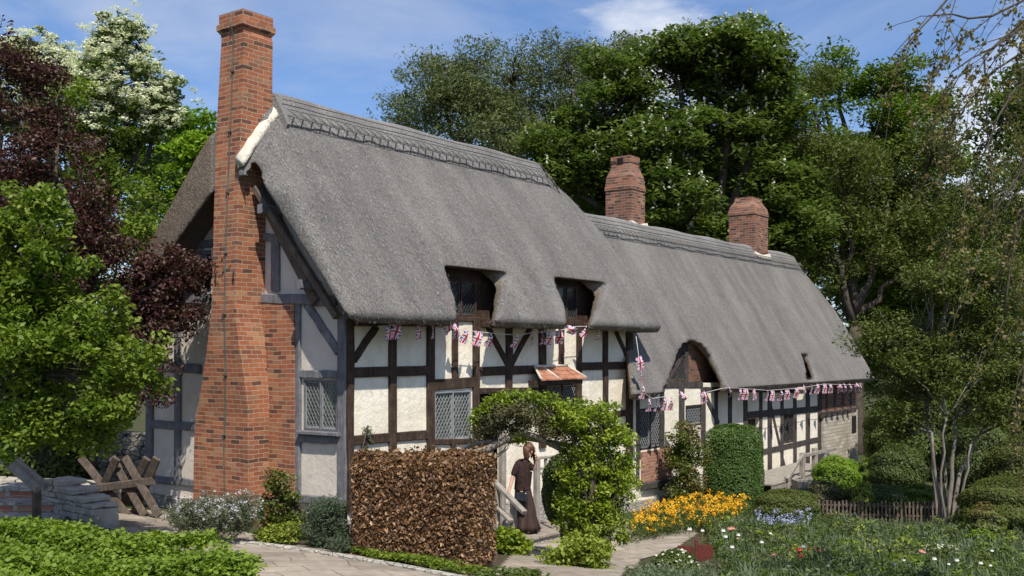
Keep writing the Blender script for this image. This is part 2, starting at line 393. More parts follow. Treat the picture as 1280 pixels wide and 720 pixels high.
k = Mat('glass_with_curtain', .12, .6); f = k.noise(k.coord((14, 14, .8)), 1.2, 4, .6); k.col(k.ramp(f, [(.35, (.025, .03, .024)), (.5, (.09, .105, .08)), (.68, (.20, .23, .175))])); k.bump(k.noise(k.coord(), 7, 2), .006, .5); M['glass_curtain'] = k.m
k = Mat('flag_white', .8); k.col((.72, .70, .72)); M['f_w'] = k.m
k = Mat('flag_red', .8); k.col((.50, .02, .04)); M['f_r'] = k.m
k = Mat('flag_blue', .8); k.col((.05, .06, .27)); M['f_b'] = k.m
# leaves
M['lf_beech'] = leafmat('dry_beech_leaves', [(.055, .028, .016), (.14, .072, .034), (.25, .13, .058), (.46, .29, .16)], .5, .25, .4)
M['lf_apple'] = leafmat('apple_leaves', [(.05, .085, .010), (.11, .165, .018), (.18, .24, .03), (.27, .32, .06)], .5, .4)
M['lf_plum'] = leafmat('copper_leaves', [(.03, .014, .016), (.065, .026, .028), (.11, .05, .045), (.10, .10, .04)], .45, .3)
M['lf_haw'] = leafmat('hawthorn_leaves', [(.05, .08, .016), (.095, .135, .028), (.15, .19, .045)], .5, .35)
M['lf_lime'] = leafmat('fresh_leaves', [(.11, .19, .015), (.18, .28, .024), (.25, .36, .035)], .5, .4)
M['lf_chest'] = leafmat('chestnut_leaves', [(.055, .085, .018), (.095, .135, .028), (.145, .19, .045)], .5, .35)
M['lf_willow'] = leafmat('willow_leaves', [(.065, .085, .032), (.11, .135, .05), (.165, .19, .075)], .6, .3)
M['lf_oak'] = leafmat('oak_leaves', [(.065, .11, .012), (.11, .17, .018), (.16, .22, .026)], .5, .3)
M['lf_ash'] = leafmat('dull_leaves', [(.055, .075, .018), (.095, .12, .026), (.14, .16, .036)], .6, .3)
M['lf_copper'] = leafmat('budding_leaves', [(.09, .075, .025), (.15, .13, .045), (.20, .15, .065), (.17, .20, .05)], .5, .35)
M['lf_box'] = leafmat('box_leaves', [(.04, .065, .014), (.07, .10, .022), (.105, .14, .034)], .5, .2)
M['lf_yew'] = leafmat('yew_leaves', [(.035, .07, .012), (.06, .11, .018), (.085, .145, .026)], .5, .15)
M['lf_honey'] = leafmat('honeysuckle_leaves', [(.07, .11, .012), (.15, .21, .018), (.25, .31, .03), (.35, .39, .065)], .45, .35)
M['lf_gold'] = leafmat('golden_leaves', [(.14, .19, .02), (.24, .29, .04), (.34, .36, .07)], .5, .35)
M['lf_lav'] = leafmat('lavender_leaves', [(.06, .08, .04), (.11, .13, .07), (.19, .19, .13)], .7, .15)
M['lf_rosm'] = leafmat('rosemary_leaves', [(.035, .055, .03), (.06, .085, .045), (.10, .125, .075)], .6, .1)
M['lf_rose'] = leafmat('rose_leaves', [(.05, .08, .014), (.09, .14, .022), (.15, .14, .04), (.16, .055, .03)], .4, .3)
M['lf_grey'] = leafmat('blue_green_leaves', [(.07, .10, .05), (.125, .16, .085), (.20, .235, .14)], .6, .25)
M['lf_mint'] = leafmat('bright_low_leaves', [(.07, .12, .014), (.15, .22, .025), (.25, .33, .045)], .5, .35)
M['lf_twig'] = leafmat('brown_twiggy_leaves', [(.07, .06, .03), (.11, .10, .045), (.13, .15, .05)], .7, .2)
M['pt_white'] = leafmat('white_petals', [(.60, .60, .50), (.74, .74, .66), (.8, .8, .74)], .6, .25)
M['pt_yellow'] = leafmat('yellow_petals', [(.75, .28, .01), (.80, .42, .015), (.80, .52, .03), (.55, .12, .02)], .6, .25)
M['pt_pink'] = leafmat('pink_petals', [(.62, .16, .14), (.70, .30, .26)], .6, .2)
M['pt_blue'] = leafmat('blue_petals', [(.25, .28, .45), (.42, .45, .60)], .6, .2)
M['rust'] = mottled('rust_red_paint', (.075, .018, .013), (.15, .035, .025), 8, .7, .004)
# ================================================================ GROUND
def sheet(name, x0, x1, y0, y1, step, off, mat, inside=None):
    xs = np.arange(x0, x1 + step/2, step); ys = np.arange(y0, y1 + step/2, step)
    X, Y = np.meshgrid(xs, ys); Z = gnp(X) + off
    V = np.stack([X, Y, Z], -1).reshape(-1, 3); nx = len(xs); ny = len(ys)
    i, j = np.meshgrid(np.arange(nx - 1), np.arange(ny - 1)); a = (j * nx + i).ravel()
    F = np.stack([a, a + 1, a + nx + 1, a + nx], -1)
    if inside is not None:
        cx = V[F].mean(1); F = F[inside(cx[:, 0], cx[:, 1])]
    return link_mesh(name, np_mesh(name, V, F, True), mat)
# one ground sheet reaching the horizon: x columns follow the knots of the slope
xs = sorted(set(list(GK[:, 0]) + list(np.arange(-24, 40, 1.0)) + [-600, -300, -120, 80, 120, 200, 600]))
ys = [-600, -250, -100, -60] + list(np.arange(-30, 40, 2.0)) + [60, 100, 250, 600]
X, Y = np.meshgrid(xs, ys); V = np.stack([X, Y, gnp(X)], -1).reshape(-1, 3); nx = len(xs)
i, j = np.meshgrid(np.arange(nx - 1), np.arange(len(ys) - 1)); a = (j * nx + i).ravel()
gk = Mat('garden_soil_and_turf', 1, .1); vv = gk.coord()
n1 = gk.noise(vv, .8, 6, .6); n2 = gk.noise(vv, 9, 5, .7)
gk.col(gk.mix(gk.ramp(n1, [(.42, (0, 0, 0)), (.58, (1, 1, 1))]), gk.ramp(n2, [(.3, (.05, .035, .022)), (.7, (.11, .085, .06))]), gk.ramp(n2, [(.3, (.03, .05, .014)), (.7, (.065, .09, .025))])))
gk.bump(n2, .05)
tag(link_mesh('ground', np_mesh('ground', V, np.stack([a, a + 1, a + nx + 1, a + nx], -1)), gk.m), kind='structure')

def poly_inside(poly):
    P = [(p[0], p[1]) for p in poly]
    def f(x, y):
        r = np.zeros(x.shape, bool); n = len(P)
        for i in range(n):
            x1, y1 = P[i]; x2, y2 = P[(i + 1) % n]
            c = ((y1 > y) != (y2 > y)) & (x < (x2 - x1) * (y - y1) / ((y2 - y1) + 1e-12) + x1)
            r ^= c
        return r
    return f
def draped(name, pts, step, off, mat):
    xs_ = [p[0] for p in pts]; ys_ = [p[1] for p in pts]
    return sheet(name, math.floor(min(xs_)), math.ceil(max(xs_)), math.floor(min(ys_)), math.ceil(max(ys_)), step, off, mat, poly_inside(pts))
PV = [on_ground(*q) for q in [(120, 634), (205, 640), (330, 672), (440, 694), (560, 716), (640, 728), (640, 800), (300, 800), (60, 735), (90, 690), (140, 668)]]
tag(draped('paved_path', PV, .06, .012, M['flag']), kind='structure')
PV2 = [on_ground(*q) for q in [(655, 690), (700, 668), (780, 652), (800, 672), (866, 661), (872, 668), (838, 690), (800, 700), (770, 730), (700, 760), (620, 760), (620, 716)]]
tag(draped('flagstone_path', PV2, .06, .014, M['flag']), kind='structure')

# ================================================================ COTTAGE
cot = thing('thatched_cottage', 'long half-timbered cottage with grey thatched roof, cream walls and brick chimneys', 'cottage', (0, 0, 0))

def prism_x(rings):
    mb = MB(); mb.loft([[(x, y, z) for y, z in pr] for x, pr in rings]); return mb
def hexcut(back_y, bk, front_y, fr):
    """bk / fr: 4 (X,z) corners, bottom-left, bottom-right, top-right, top-left, at the wall and at the outer face"""
    mb = MB(); mb.add([(x, front_y, z) for x, z in fr] + [(x, back_y, z) for x, z in bk],
                      [(0, 1, 2, 3), (7, 6, 5, 4), (0, 4, 5, 1), (1, 5, 6, 2), (2, 6, 7, 3), (3, 7, 4, 0)]); return mb.mesh('cut')
def zcut(levels):
    mb = MB(); mb.loft([[(x, y, z) for x, y in pr] for z, pr in levels]); return mb.mesh('zc')
def archcut(yb, yf, pts):
    mb = MB(); cx = 11.4
    mb.loft([[(x, yf, z) for x, z in pts], [(cx + (x - cx) * .97 + .25, yb, .8 + (z - .8) * 1.0) for x, z in pts]]); return mb.mesh('arch')
# --- main roof
def outer(RY_, RZ_, fe, bk, k=0.):   # k pulls the profile inward (rolled verge)
    return [(fe[0] + k, fe[1] + .12), (fe[0] + .10 + k, fe[1]), (fe[0] + .75, fe[1] + .02), (2.0, RZ_ - 1.5), (bk[0] - .6, bk[1]), (bk[0] - k, bk[1]), (bk[0] - k, bk[1] + .15),
            (RY_ + .25, RZ_ - .10 - k), (RY_, RZ_ - k), (RY_ - .22, RZ_ - .10 - k), (fe[0] + .62, fe[1] + (RZ_ - fe[1]) * .27 - k * .8)]
RYm, RZm = 2.0, 6.74
def mainprof(k=0, rz=None, ry=RYm):
    rz = RZm if rz is None else rz
    sl = (RZm - 2.92) / (RYm + .70)
    pts = [(-.70 + k, 2.98), (-.60 + k, 2.84), (5.7 - k, 2.75), (5.86 - k, 2.88)]
    # back slope 45deg and front slope, clipped at height rz
    bsl = (RZm - 2.88) / (5.86 - RYm)
    yb = 5.86 - (rz - 2.88) / bsl; yf = -.70 + (rz - 2.98) / ((RZm - 2.98) / (RYm + .70))
    pts += [(yb + .14 - k * .4, rz - .16 - k * .3), (yb * .5 + yf * .5 + .1, rz - .02 - k * .3), (yb * .5 + yf * .5 - .1, rz - .02 - k * .3), (yf - .14 + k * .4, rz - .16 - k * .3)]
    # slight belly in the front slope
    ym = (-.70 + yf) / 2; zm = 2.98 + (ym + .70) * ((RZm - 2.98) / (RYm + .70))
    pts += [(ym - .05 + k * .7, zm + .03 - k * .5)]
    return pts
def hipprof(k, t):   # t=0 at the verge, 1 where the full ridge begins: the verge droops to the chimney's near side
    p = mainprof(0); q = [(3.0, 5.74), (2.64, 6.06), (2.2, 5.86), (1.72, 5.30)]
    for i_, a_ in enumerate(q):
        b_ = p[4 + i_]; p[4 + i_] = (a_[0] + (b_[0] - a_[0]) * t, a_[1] + (b_[1] - a_[1]) * t - k * .4)
    p[0] = (p[0][0] + k, p[0][1]); p[1] = (p[1][0] + k, p[1][1]); p[8] = (p[8][0] + k * .7, p[8][1] - k * .5); p[2] = (p[2][0] - k, p[2][1]); p[3] = (p[3][0] - k, p[3][1])
    return p
rings = [(-.62, hipprof(.12, 0)), (-.55, hipprof(.02, .06)), (-.32, hipprof(0, .40)), (-.08, hipprof(0, .75)), (.20, mainprof(0)), (7.85, mainprof(0)), (8.55, mainprof(0, 6.15)), (8.92, mainprof(0, 5.5)), (9.02, mainprof(0, 5.2)), (9.10, mainprof(.05, 5.1))]
base = prism_x(rings).mesh('b')
def void(x0, x1, fy, fz, ry, rz, by, bz):
    return prism_x([(x0, [(fy, fz), (fy, fz - 1.5), (by, bz - 1.5), (by, bz), (ry, rz)]), (x1, [(fy, fz), (fy, fz - 1.5), (by, bz - 1.5), (by, bz), (ry, rz)])]).mesh('v')
def void_flare():
    def pr(t): return [(-.46 - .16 * t, 2.9 - .02 * t), (-.46 - .16 * t, 1.2), (5.45, 1.2), (5.45, 2.72), (2.0 + .5 * t, 5.85 - .75 * t), (2.0 - .55 * t, 5.85 - .62 * t)]
    return prism_x([(-1.2, pr(1.2)), (-.62, pr(1.)), (-.20, pr(0))]).mesh('vf')
cb_ = MB(); yr_, yl_ = on_x(300, 200, -.56).y, on_x(268, 200, -.56).y; cb_.box((-1.5, yr_ + .01, 3.5), (.14, yl_ + .02, 9))
cuts = [cb_.mesh('cb'), void(-.22, .35, -.46, 2.9, 2.0, 5.85, 5.45, 2.72), void(.3, 8.85, -.46, 2.9, 2.0, 6.18, 5.45, 2.72), void_flare(),
        zcut([(2.2, [(2.30, .48), (3.40, .48), (3.40, .24), (2.80, -.7), (2.70, -1.1), (1.55, -1.1)]), (2.95, [(2.30, .48), (3.42, .48), (3.42, .24), (2.92, -.66), (2.90, -1.1), (1.70, -1.1)]),
              (3.30, [(2.30, .48), (3.48, .48), (3.48, .24), (3.40, -.46), (3.40, -1.1), (1.90, -1.1)]), (3.90, [(2.25, .48), (3.62, .48), (3.62, .26), (4.12, -.10), (4.45, -1.1), (2.08, -1.1)])]),
        zcut([(2.2, [(5.70, .48), (6.75, .48), (6.75, .24), (5.90, -.7), (5.80, -1.1), (4.80, -1.1)]), (2.95, [(5.70, .48), (6.78, .48), (6.78, .24), (6.05, -.66), (6.0, -1.1), (5.0, -1.1)]),
              (3.30, [(5.70, .48), (6.90, .48), (6.90, .24), (6.72, -.46), (6.72, -1.1), (5.25, -1.1)]), (3.90, [(5.66, .48), (7.05, .48), (7.05, .26), (7.68, -.10), (8.0, -1.1), (5.44, -1.1)])])]
rm = carve('thatched_roof', base, cuts, .05, 5)
def split_cut(me, f):
    """faces on the cut ends and reveals of the thatch get the browner cut-straw material"""
    n = len(me.polygons); nn = np.empty(n * 3, np.float32); me.polygons.foreach_get('normal', nn); nn = nn.reshape(-1, 3)
    cc = np.empty(n * 3, np.float32); me.polygons.foreach_get('center', cc); cc = cc.reshape(-1, 3)
    me.polygons.foreach_set('material_index', f(nn, cc).astype(np.int32)); me.polygons.foreach_set('use_smooth', np.ones(n, bool))
def bulge(me, cx, sx, cz, sz, amt):
    n_ = len(me.vertices); co = np.empty(n_ * 3, np.float32); me.vertices.foreach_get('co', co); co = co.reshape(-1, 3)
    w_ = np.exp(-((co[:, 0] - cx) / sx) ** 4 - ((co[:, 2] - cz) / sz) ** 2) * np.clip((1.3 - co[:, 1]) / .6, 0, 1)
    co[:, 1] -= amt * w_; me.vertices.foreach_set('co', co.ravel()); me.update()
bulge(rm, 3.12, 1.6, 4.10, .7, .07); bulge(rm, 6.62, 1.6, 4.10, .7, .07)
def below(c, ye, ze, rz): return (ze + (c[:, 1] - ye) * (rz - ze) / (2.0 - ye)) - c[:, 2]
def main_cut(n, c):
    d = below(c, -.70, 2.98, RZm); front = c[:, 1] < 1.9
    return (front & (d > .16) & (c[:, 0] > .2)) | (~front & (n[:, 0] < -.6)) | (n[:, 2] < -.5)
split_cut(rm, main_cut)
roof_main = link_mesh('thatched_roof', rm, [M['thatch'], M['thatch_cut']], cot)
tag(roof_main, 'steep taller thatched roof with two window notches')
# --- lower roof
RZl = 5.80
def lowprof(k=0, rz=None, fe=-.60):
    rz = RZl if rz is None else rz
    fs = (RZl - 1.50) / 2.60; bsl = (RZl - 1.9) / 3.86
    yb = 5.86 - (rz - 1.9) / bsl; yf = -.60 + (rz - 1.50) / fs; ym = (-.60 + yf) / 2; zm = 1.50 + (ym + .60) * fs
    return [(fe + k, 1.50), (fe + .1 + k, 1.36), (5.7, 1.75), (5.86, 1.9), (yb + .14, rz - .16 - k * .3), (yb * .5 + yf * .5 + .1, rz - .02 - k * .3), (yb * .5 + yf * .5 - .1, rz - .02 - k * .3), (yf - .14 + k * .4, rz - .16 - k * .3), (ym - .05 + k * .7, zm + .03 - k * .5)]
rings = [(7.70, lowprof(.12)), (7.9, lowprof(0)), (23.5, lowprof(0)), (24.3, lowprof(0, 4.9)), (24.75, lowprof(0, 4.1)), (24.9, lowprof(.12, 3.9))]
base = prism_x(rings).mesh('b')
wedge = MB(); wedge.add([(6.5, -1.5, 0), (6.6, -1.5, 0), (8.62, .02, 0), (8.62, 7, 0), (6.5, 7, 0)] + [(6.5, -1.5, 7), (6.6, -1.5, 7), (8.62, .02, 7), (8.62, 7, 7), (6.5, 7, 7)],
    [(4, 3, 2, 1, 0), (5, 6, 7, 8, 9), (0, 1, 6, 5), (1, 2, 7, 6), (2, 3, 8, 7), (3, 4, 9, 8), (4, 0, 5, 9)])
cuts = [void(6.6, 24.5, -.32, 1.6, 2.0, 5.2, 5.45, 1.62), wedge.mesh('w'),
        archcut(.48, -1.0, [(8.95, .8), (9.0, 1.42), (9.45, 1.62), (10.1, 1.95), (10.8, 2.35), (11.35, 2.60), (11.9, 2.68), (12.4, 2.60), (12.68, 2.30), (12.70, 1.9), (12.62, 1.5), (12.55, .8)]),
        hexcut(.02, [(18.6, 1.56), (19.3, 1.56), (19.75, 2.33), (19.1, 2.33)], -1.0, [(17.95, 1.56), (19.1, 1.56), (20.3, 2.33), (19.15, 2.33)])]
rl = carve('thatched_roof', base, cuts, .06, 4)
def low_cut(n, c):
    d = below(c, -.60, 1.50, RZl); front = c[:, 1] < 1.9
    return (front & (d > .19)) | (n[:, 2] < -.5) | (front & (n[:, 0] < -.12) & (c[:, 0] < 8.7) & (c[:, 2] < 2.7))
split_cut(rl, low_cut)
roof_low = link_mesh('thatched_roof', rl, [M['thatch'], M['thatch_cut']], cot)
tag(roof_low, 'lower longer thatched roof with arched opening')

def straws(me, n, L_, parent, name, keep=None):
    k_ = len(me.polygons); nn = np.empty(k_ * 3, np.float32); me.polygons.foreach_get('normal', nn); nn = nn.reshape(-1, 3)
    cc = np.empty(k_ * 3, np.float32); me.polygons.foreach_get('center', cc); cc = cc.reshape(-1, 3)
    ok = np.where((cc[:, 1] < 2.2) & (nn[:, 1] < .3) if keep is None else keep(nn, cc))[0]; i = rng.choice(ok, n); P = cc[i] + rng.normal(size=(n, 3)) * .02; Nn = nn[i]
    d = np.tile(np.array((0, -.58, -.82)), (n, 1)) + rng.normal(size=(n, 3)) * .28; d -= Nn * (d * Nn).sum(1)[:, None] * .9; d /= np.linalg.norm(d, axis=1)[:, None]
    s_ = np.cross(Nn, d); Ln = L_ * rng.uniform(.5, 1.5, n)[:, None]; W_ = .0034 * rng.uniform(.6, 1.5, n)[:, None]; lift = Nn * (.006 + .010 * rng.random(n)[:, None])
    V = np.stack([P - d * Ln * .5 + Nn * .002, P + s_ * W_ + lift * .6, P + d * Ln * .5 + lift, P - s_ * W_ + lift * .6], 1).reshape(-1, 3)
    o = link_mesh(name, np_mesh(name, V, np.arange(n * 4).reshape(n, 4), False, None, rng.random(n)), M['straw'], parent); tag(o, kind='stuff'); return o
M['straw'] = leafmat('straw', [(.08, .076, .072), (.20, .19, .18), (.27, .26, .245), (.42, .40, .37)], .8, .0)
fs_ = lambda n, c: (c[:, 1] < 2.0) & (n[:, 2] > .3) & (n[:, 1] < .1)
straws(rm, 16000, .075, roof_main, 'loose_straw', fs_); straws(rl, 26000, .075, roof_low, 'loose_straw', fs_)
straws(rm, 1800, .07, roof_main, 'eave_straw', lambda n, c: (c[:, 1] < -.4) & (n[:, 2] < -.3)); straws(rl, 3000, .07, roof_low, 'eave_straw', lambda n, c: (c[:, 1] < -.3) & (n[:, 2] < -.3))
mb = MB(); mb.box((18.3, .03, 1.62), (20.5, .09, 2.36)); mb.build('dormer_shade_boards', M['timber'], roof_low)  # dark oak board stands for the shade inside the small notch
# --- ridge caps: a raised band of patterned thatch with hazel rods
def ridge_cap(parent, xs_, rz, fs, bs, drop, prof_z):
    """xs_: X stations, prof_z(x): ridge height there"""
    mb = MB(); rings = []
    for x in xs_:
        z0 = prof_z(x)
        d = drop * (1 + .05 * math.sin(x * 5.1) + .04 * math.sin(x * 11.3)); t = .03
        top = z0 + .05 + .018 * math.sin(x * 2.3); 
        rings.append([(x, 2.0 - .06 - d / fs, z0 - .10 - d + .0), (x, 2.0 - .07 - d / fs - t, z0 - .09 - d + .06), (x, 2.0 - .16, top - .07), (x, 2.0, top), (x, 2.0 + .16, top - .07),
                      (x, 2.0 + .12 + d / bs + t, z0 - .09 - d + .1), (x, 2.0 + .12 + d / bs, z0 - .10 - d + .03), (x, 2.0, z0 - .35)])
    mb.loft(rings, smooth=False)
    cap = mb.build('roof_ridge', M['thatch_ridge'], parent)
    r = MB()
    def pt(x, s):   # s: distance down from ridge (in height), on front face
        z0 = prof_z(x); return Vector((x, 2.0 - .16 - s / fs - .055, z0 - .03 - s + .045))
    x0, x1 = xs_[0] + .05, xs_[-1] - .05
    for s in (.12, .30, drop - .04):
        n = int((x1 - x0) / .5); r.tube([pt(x0 + (x1 - x0) * i / n, s + random.uniform(-.008, .008)) for i in range(n + 1)], .011, 5)
    x = x0
    while x < x1 - .16:
        r.tube([pt(x, .30), pt(x + .15, drop - .05)], .011, 4); r.tube([pt(x + .15, .30), pt(x, drop - .05)], .011, 4)
        x += .21
    rods = r.build('ridge_rods', M['rod'], parent)
    return cap
def zmain(x): return RZm if x < 7.85 else RZm - (x - 7.85) * .84
def zlow(x): return RZl if x < 23.5 else RZl - (x - 23.5) * 1.1
ridge_cap(roof_main, list(np.arange(.10, 8.3, .25)) + [8.3], RZm, 1.39, 1.0, .50, zmain)
ridge_cap(roof_low, list(np.arange(8.75, 23.8, .25)) + [23.8], RZl, 1.65, 1.0, .46, zlow)

# --- walls (with real openings)
def wall(name, outline, thick_dir, cuts, mat, label=None):
    """outline: list of 3d points (front face, ccw), extruded by thick_dir"""
    mb = MB(); td = Vector(thick_dir); a = [Vector(p) for p in outline]; mb.loft([a, [p + td for p in a]])
    cm = []
    for c in cuts:
        q = MB(); q.box(*c); cm.append(q.mesh('c'))
    me = carve(name, mb.mesh('w'), cm) if cm else mb.mesh(name)
    o = link_mesh(name, me, mat, cot)
    if label: tag(o, label)
    return o
def opening_front(x0, y0, x1, y1, depth=.4):
    """photo rectangle on the front plane -> X0,X1,z0,z1"""
    X0 = on_y(x0, 440).x; X1 = on_y(x1, 440).x
    zt = (on_y(x0, y0).z + on_y(x1, y0).z) / 2; zb = (on_y(x0, y1).z + on_y(x1, y1).z) / 2
    return X0, X1, zb, zt
W1 = opening_front(542.5, 488, 588, 549); W1 = (W1[0], W1[1], 1.00, 2.00)
wx0 = on_y(542.5, 440).x; wx1 = on_y(588, 440).x
W1 = (wx0, wx1, on_y(565, 551).z, on_y(565, 489).z)
D1 = (3.30, 4.14, -.66, on_y(620, 491).z)                 # main door
YD = .26
DW1 = (on_y(556, 440, YD).x, on_y(594, 440, YD).x, on_y(576, 396, YD).z, on_y(576, 350, YD).z)                             # dormer windows
DW2 = (on_y(694, 440, YD).x, on_y(720, 440, YD).x, on_y(708, 400, YD).z, on_y(708, 357, YD).z)
HW = (5.35, 6.72, .75, on_y(700, 479).z)                   # window under the tiled hood
LW1 = (on_y(799, 440).x, on_y(827, 440).x, on_y(813, 561).z, on_y(813, 510).z)
LW2 = (on_y(857, 440).x, on_y(878, 440).x, on_y(868, 532).z, on_y(868, 506).z)
LW3 = (on_y(978, 440).x, on_y(992, 440).x, on_y(985, 554).z, on_y(985, 517).z)
AW = (on_y(836, 440, .30).x, on_y(858, 440, .30).x, 1.66, on_y(850, 444, .30).z)   # small dark light in the arch
LD = (on_y(935, 440).x, on_y(949, 440).x, on_y(942, 600).z, on_y(942, 523).z)
XE = 24.4; XS = on_y(1026, 440).x
def cutf(q): return ((q[0], -.2, q[2]), (q[1], .5, q[3]))
wall('front_wall', [(0, 0, -.9), (8.62, 0, -1.3), (8.62, 0, 3.6), (0, 0, 3.6)], (0, .22, 0), [cutf(q) for q in (W1, D1, (2.0, 4.3, 2.99, 4.5), (5.4, 7.9, 2.99, 4.5), HW)], M['plaster'], 'cream plaster wall of the taller part')
wall('front_wall', [(8.62, .004, -1.6), (XE, .004, -1.8), (XE, .004, 1.60), (13.0, .004, 1.60), (12.75, .004, 1.60), (10.0, .004, 1.64), (9.9, .004, 1.9), (8.62, .004, 1.9)], (0, .22, 0), [cutf(q) for q in (LW1, LW2, LW3, LD)], M['plaster'], 'cream plaster wall of the lower part')
# set-back infill of the two dormers and of the eyebrow arch
for q_, xs0, xs1 in ((DW1, 2.2, 4.3), (DW2, 5.5, 7.9)):
    mb = MB(); a_ = YD + .05; mb.box((xs0, a_, 2.9), (q_[0], a_ + .08, 4.1)); mb.box((q_[1], a_, 2.9), (xs1, a_ + .08, 4.1)); mb.box((q_[0], a_, q_[3]), (q_[1], a_ + .08, 4.1)); mb.box((q_[0], a_, 2.9), (q_[1], a_ + .08, q_[2])); mb.build('dormer_shade_boards', M['timber'], cot)  # dark boards put the shade round the dormer windows into the colour
    mb = MB(); mb.bar((xs0, .14, 2.985), (xs1 - .6, .14, 2.985), .30, .06, jit=.003, seg=5); mb.build('window_sill', M['timber'], cot)
mb = MB(); mb.box((9.6, .36, 1.5), (AW[0], .46, 2.75)); mb.box((AW[1], .36, 1.5), (13.3, .46, 2.75)); mb.box((AW[0], .36, AW[3]), (AW[1], .46, 2.75)); mb.build('arch_infill', M['timber_low'], cot)
def gp(px, py, X=0.): p = on_x(px, py, X); return p.y, p.z
gw = [on_x(380.5, 475, 0), on_x(422, 537, 0)]
GW = (gw[1].y, gw[0].y, on_x(401, 537.5, 0).z, on_x(401, 475, 0).z)
ga, gb = gp(264, 440)[0], gp(254, 440)[0]
GW2 = (ga, gb, gp(259, 366)[1], gp(259, 313)[1])
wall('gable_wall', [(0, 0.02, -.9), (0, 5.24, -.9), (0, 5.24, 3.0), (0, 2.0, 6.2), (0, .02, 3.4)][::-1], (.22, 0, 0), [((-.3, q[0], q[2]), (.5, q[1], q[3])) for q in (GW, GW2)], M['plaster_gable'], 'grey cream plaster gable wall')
wall('back_wall', [(0.25, 5.24, -.9), (XE, 5.24, -1.8), (XE, 5.24, 1.9), (8.6, 5.24, 1.9), (8.6, 5.24, 2.9), (.25, 5.24, 2.9)], (0, -.2, 0), [], M['plaster'])
wall('end_wall', [(XE, .25, -1.8), (XE, 5.0, -1.8), (XE, 5.0, 1.9), (XE, 2.0, 4.4), (XE, .25, 1.9)], (-.2, 0, 0), [], M['stone'], 'rubble stone end wall')
wall('end_wall', [(8.60, .25, -1.2), (8.60, 5.0, -1.2), (8.60, 5.0, 3.0), (8.60, 2.0, 6.0), (8.60, .25, 3.4)], (-.15, 0, 0), [], M['plaster'])
# stone plinth under everything
q = MB(); q.box((-.07, -.07, -.95), (.0, 5.3, -.22)); q.box((0, -.07, -1.6), (8.6, 0, -.42)); 
q.hexa([(8.6, -.07, -1.8), (XS, -.07, -1.9), (XS, 0, -1.9), (8.6, 0, -1.8), (8.6, -.07, -.98), (XS, -.07, -1.25), (XS, 0, -1.25), (8.6, 0, -.98)])
q.build('stone_plinth', M['stone'], cot)
# stone room at the far end of the front
q = MB(); za, zb = on_y(1026, 520).z, on_y(1070, 512).z
q.hexa([(XS, -.10, -1.8), (XE + .04, -.10, -1.8), (XE + .04, .0, -1.8), (XS, .0, -1.8), (XS, -.10, za), (XE + .04, -.10, zb), (XE + .04, .0, zb), (XS, .0, za)])
q.build('stone_wall', M['stone_pale'], cot)
q = MB(); q.box((XS, -.04, zb - .05), (XE, .0, 1.75)); q.build('brick_panel', M['brick_dark'], cot)
q = MB(); q.box((on_y(1061, 440).x, -.12, on_y(1062, 541).z), (on_y(1066, 440).x, -.098, on_y(1062, 520).z)); q.build('slit_dark_block', M['void'], cot)  # solid near-black block stands for the dark inside the slit
# brick panels
q = MB(); a0, a1 = on_y(801, 440).x, on_y(838, 440).x
q.box((a0, -.03, on_y(815, 606).z), (a1, 0, on_y(815, 563).z)); q.build('brick_panel', M['brick_pink'], cot)
q = MB(); a0, a1 = on_y(860, 440, .33).x, on_y(890, 440, .33).x
q.box((a0, .33, 1.64), (a1, .36, 2.62)); q.build('brick_panel', M['brick_brown'], cot)
q = MB(); y1_, y0_ = gp(326, 440)[0], gp(367.5, 440)[0]
y0_, y1_ = on_x(367, 500, -.08).y, 2.0; zz_ = on_x(347, 377, -.08).z
q.hexa([(-.08, y0_, -.8), (-.001, y0_, -.8), (-.001, y1_, -.8), (-.08, y1_, -.8), (-.078, y0_, zz_ - .02), (-.001, y0_, zz_ + .02), (-.001, y1_, zz_ + .02), (-.078, y1_, zz_ - .02)]); q.build('brick_panel', M['brick'], cot)

# --- timbers, each its own part
TJ = .008
def post(x0, x1, yt, yb, mat='timber', depth=.05, Y=0., lean=0):
    X0, X1 = on_y(x0, 440, Y).x, on_y(x1, 440, Y).x; Xm = (X0 + X1) / 2; zt = on_y((x0 + x1)/2, yt, Y).z; zb = on_y((x0 + x1)/2, yb, Y).z
    mb = MB(); mb.bar((Xm, Y - depth/2 + .02, zb), (Xm + lean, Y - depth/2 + .02, zt), X1 - X0, depth + .04, up=(0, 1, 0), jit=TJ, seg=6)
    return mb.build('timber_post', M[mat], cot)
def rail(x0, ya0, ya1, x1, yb0, yb1, mat='timber', depth=.045, Y=0.):
    P = on_y(x0, (ya0 + ya1)/2, Y); Q = on_y(x1, (yb0 + yb1)/2, Y); h = ((on_y(x0, ya0, Y).z - on_y(x0, ya1, Y).z) + (on_y(x1, yb0, Y).z - on_y(x1, yb1, Y).z)) / 2
    mb = MB(); mb.bar((P.x, Y - depth/2 + .015, P.z), (Q.x, Y - depth/2 + .015, Q.z), depth + .03, h, jit=TJ, seg=7)
    return mb.build('timber_rail', M[mat], cot)
def brace(xa, ya, xb, yb, wd, mat='timber', depth=.04, Y=0.):
    P = on_y(xa, ya, Y); Q = on_y(xb, yb, Y)
    mb = MB(); mb.bar((P.x, Y - depth/2 + .012, P.z), (Q.x, Y - depth/2 + .012, Q.z), wd, depth + .024, up=(0, 1, 0), jit=TJ, seg=6)
    return mb.build('timber_brace', M[mat], cot)
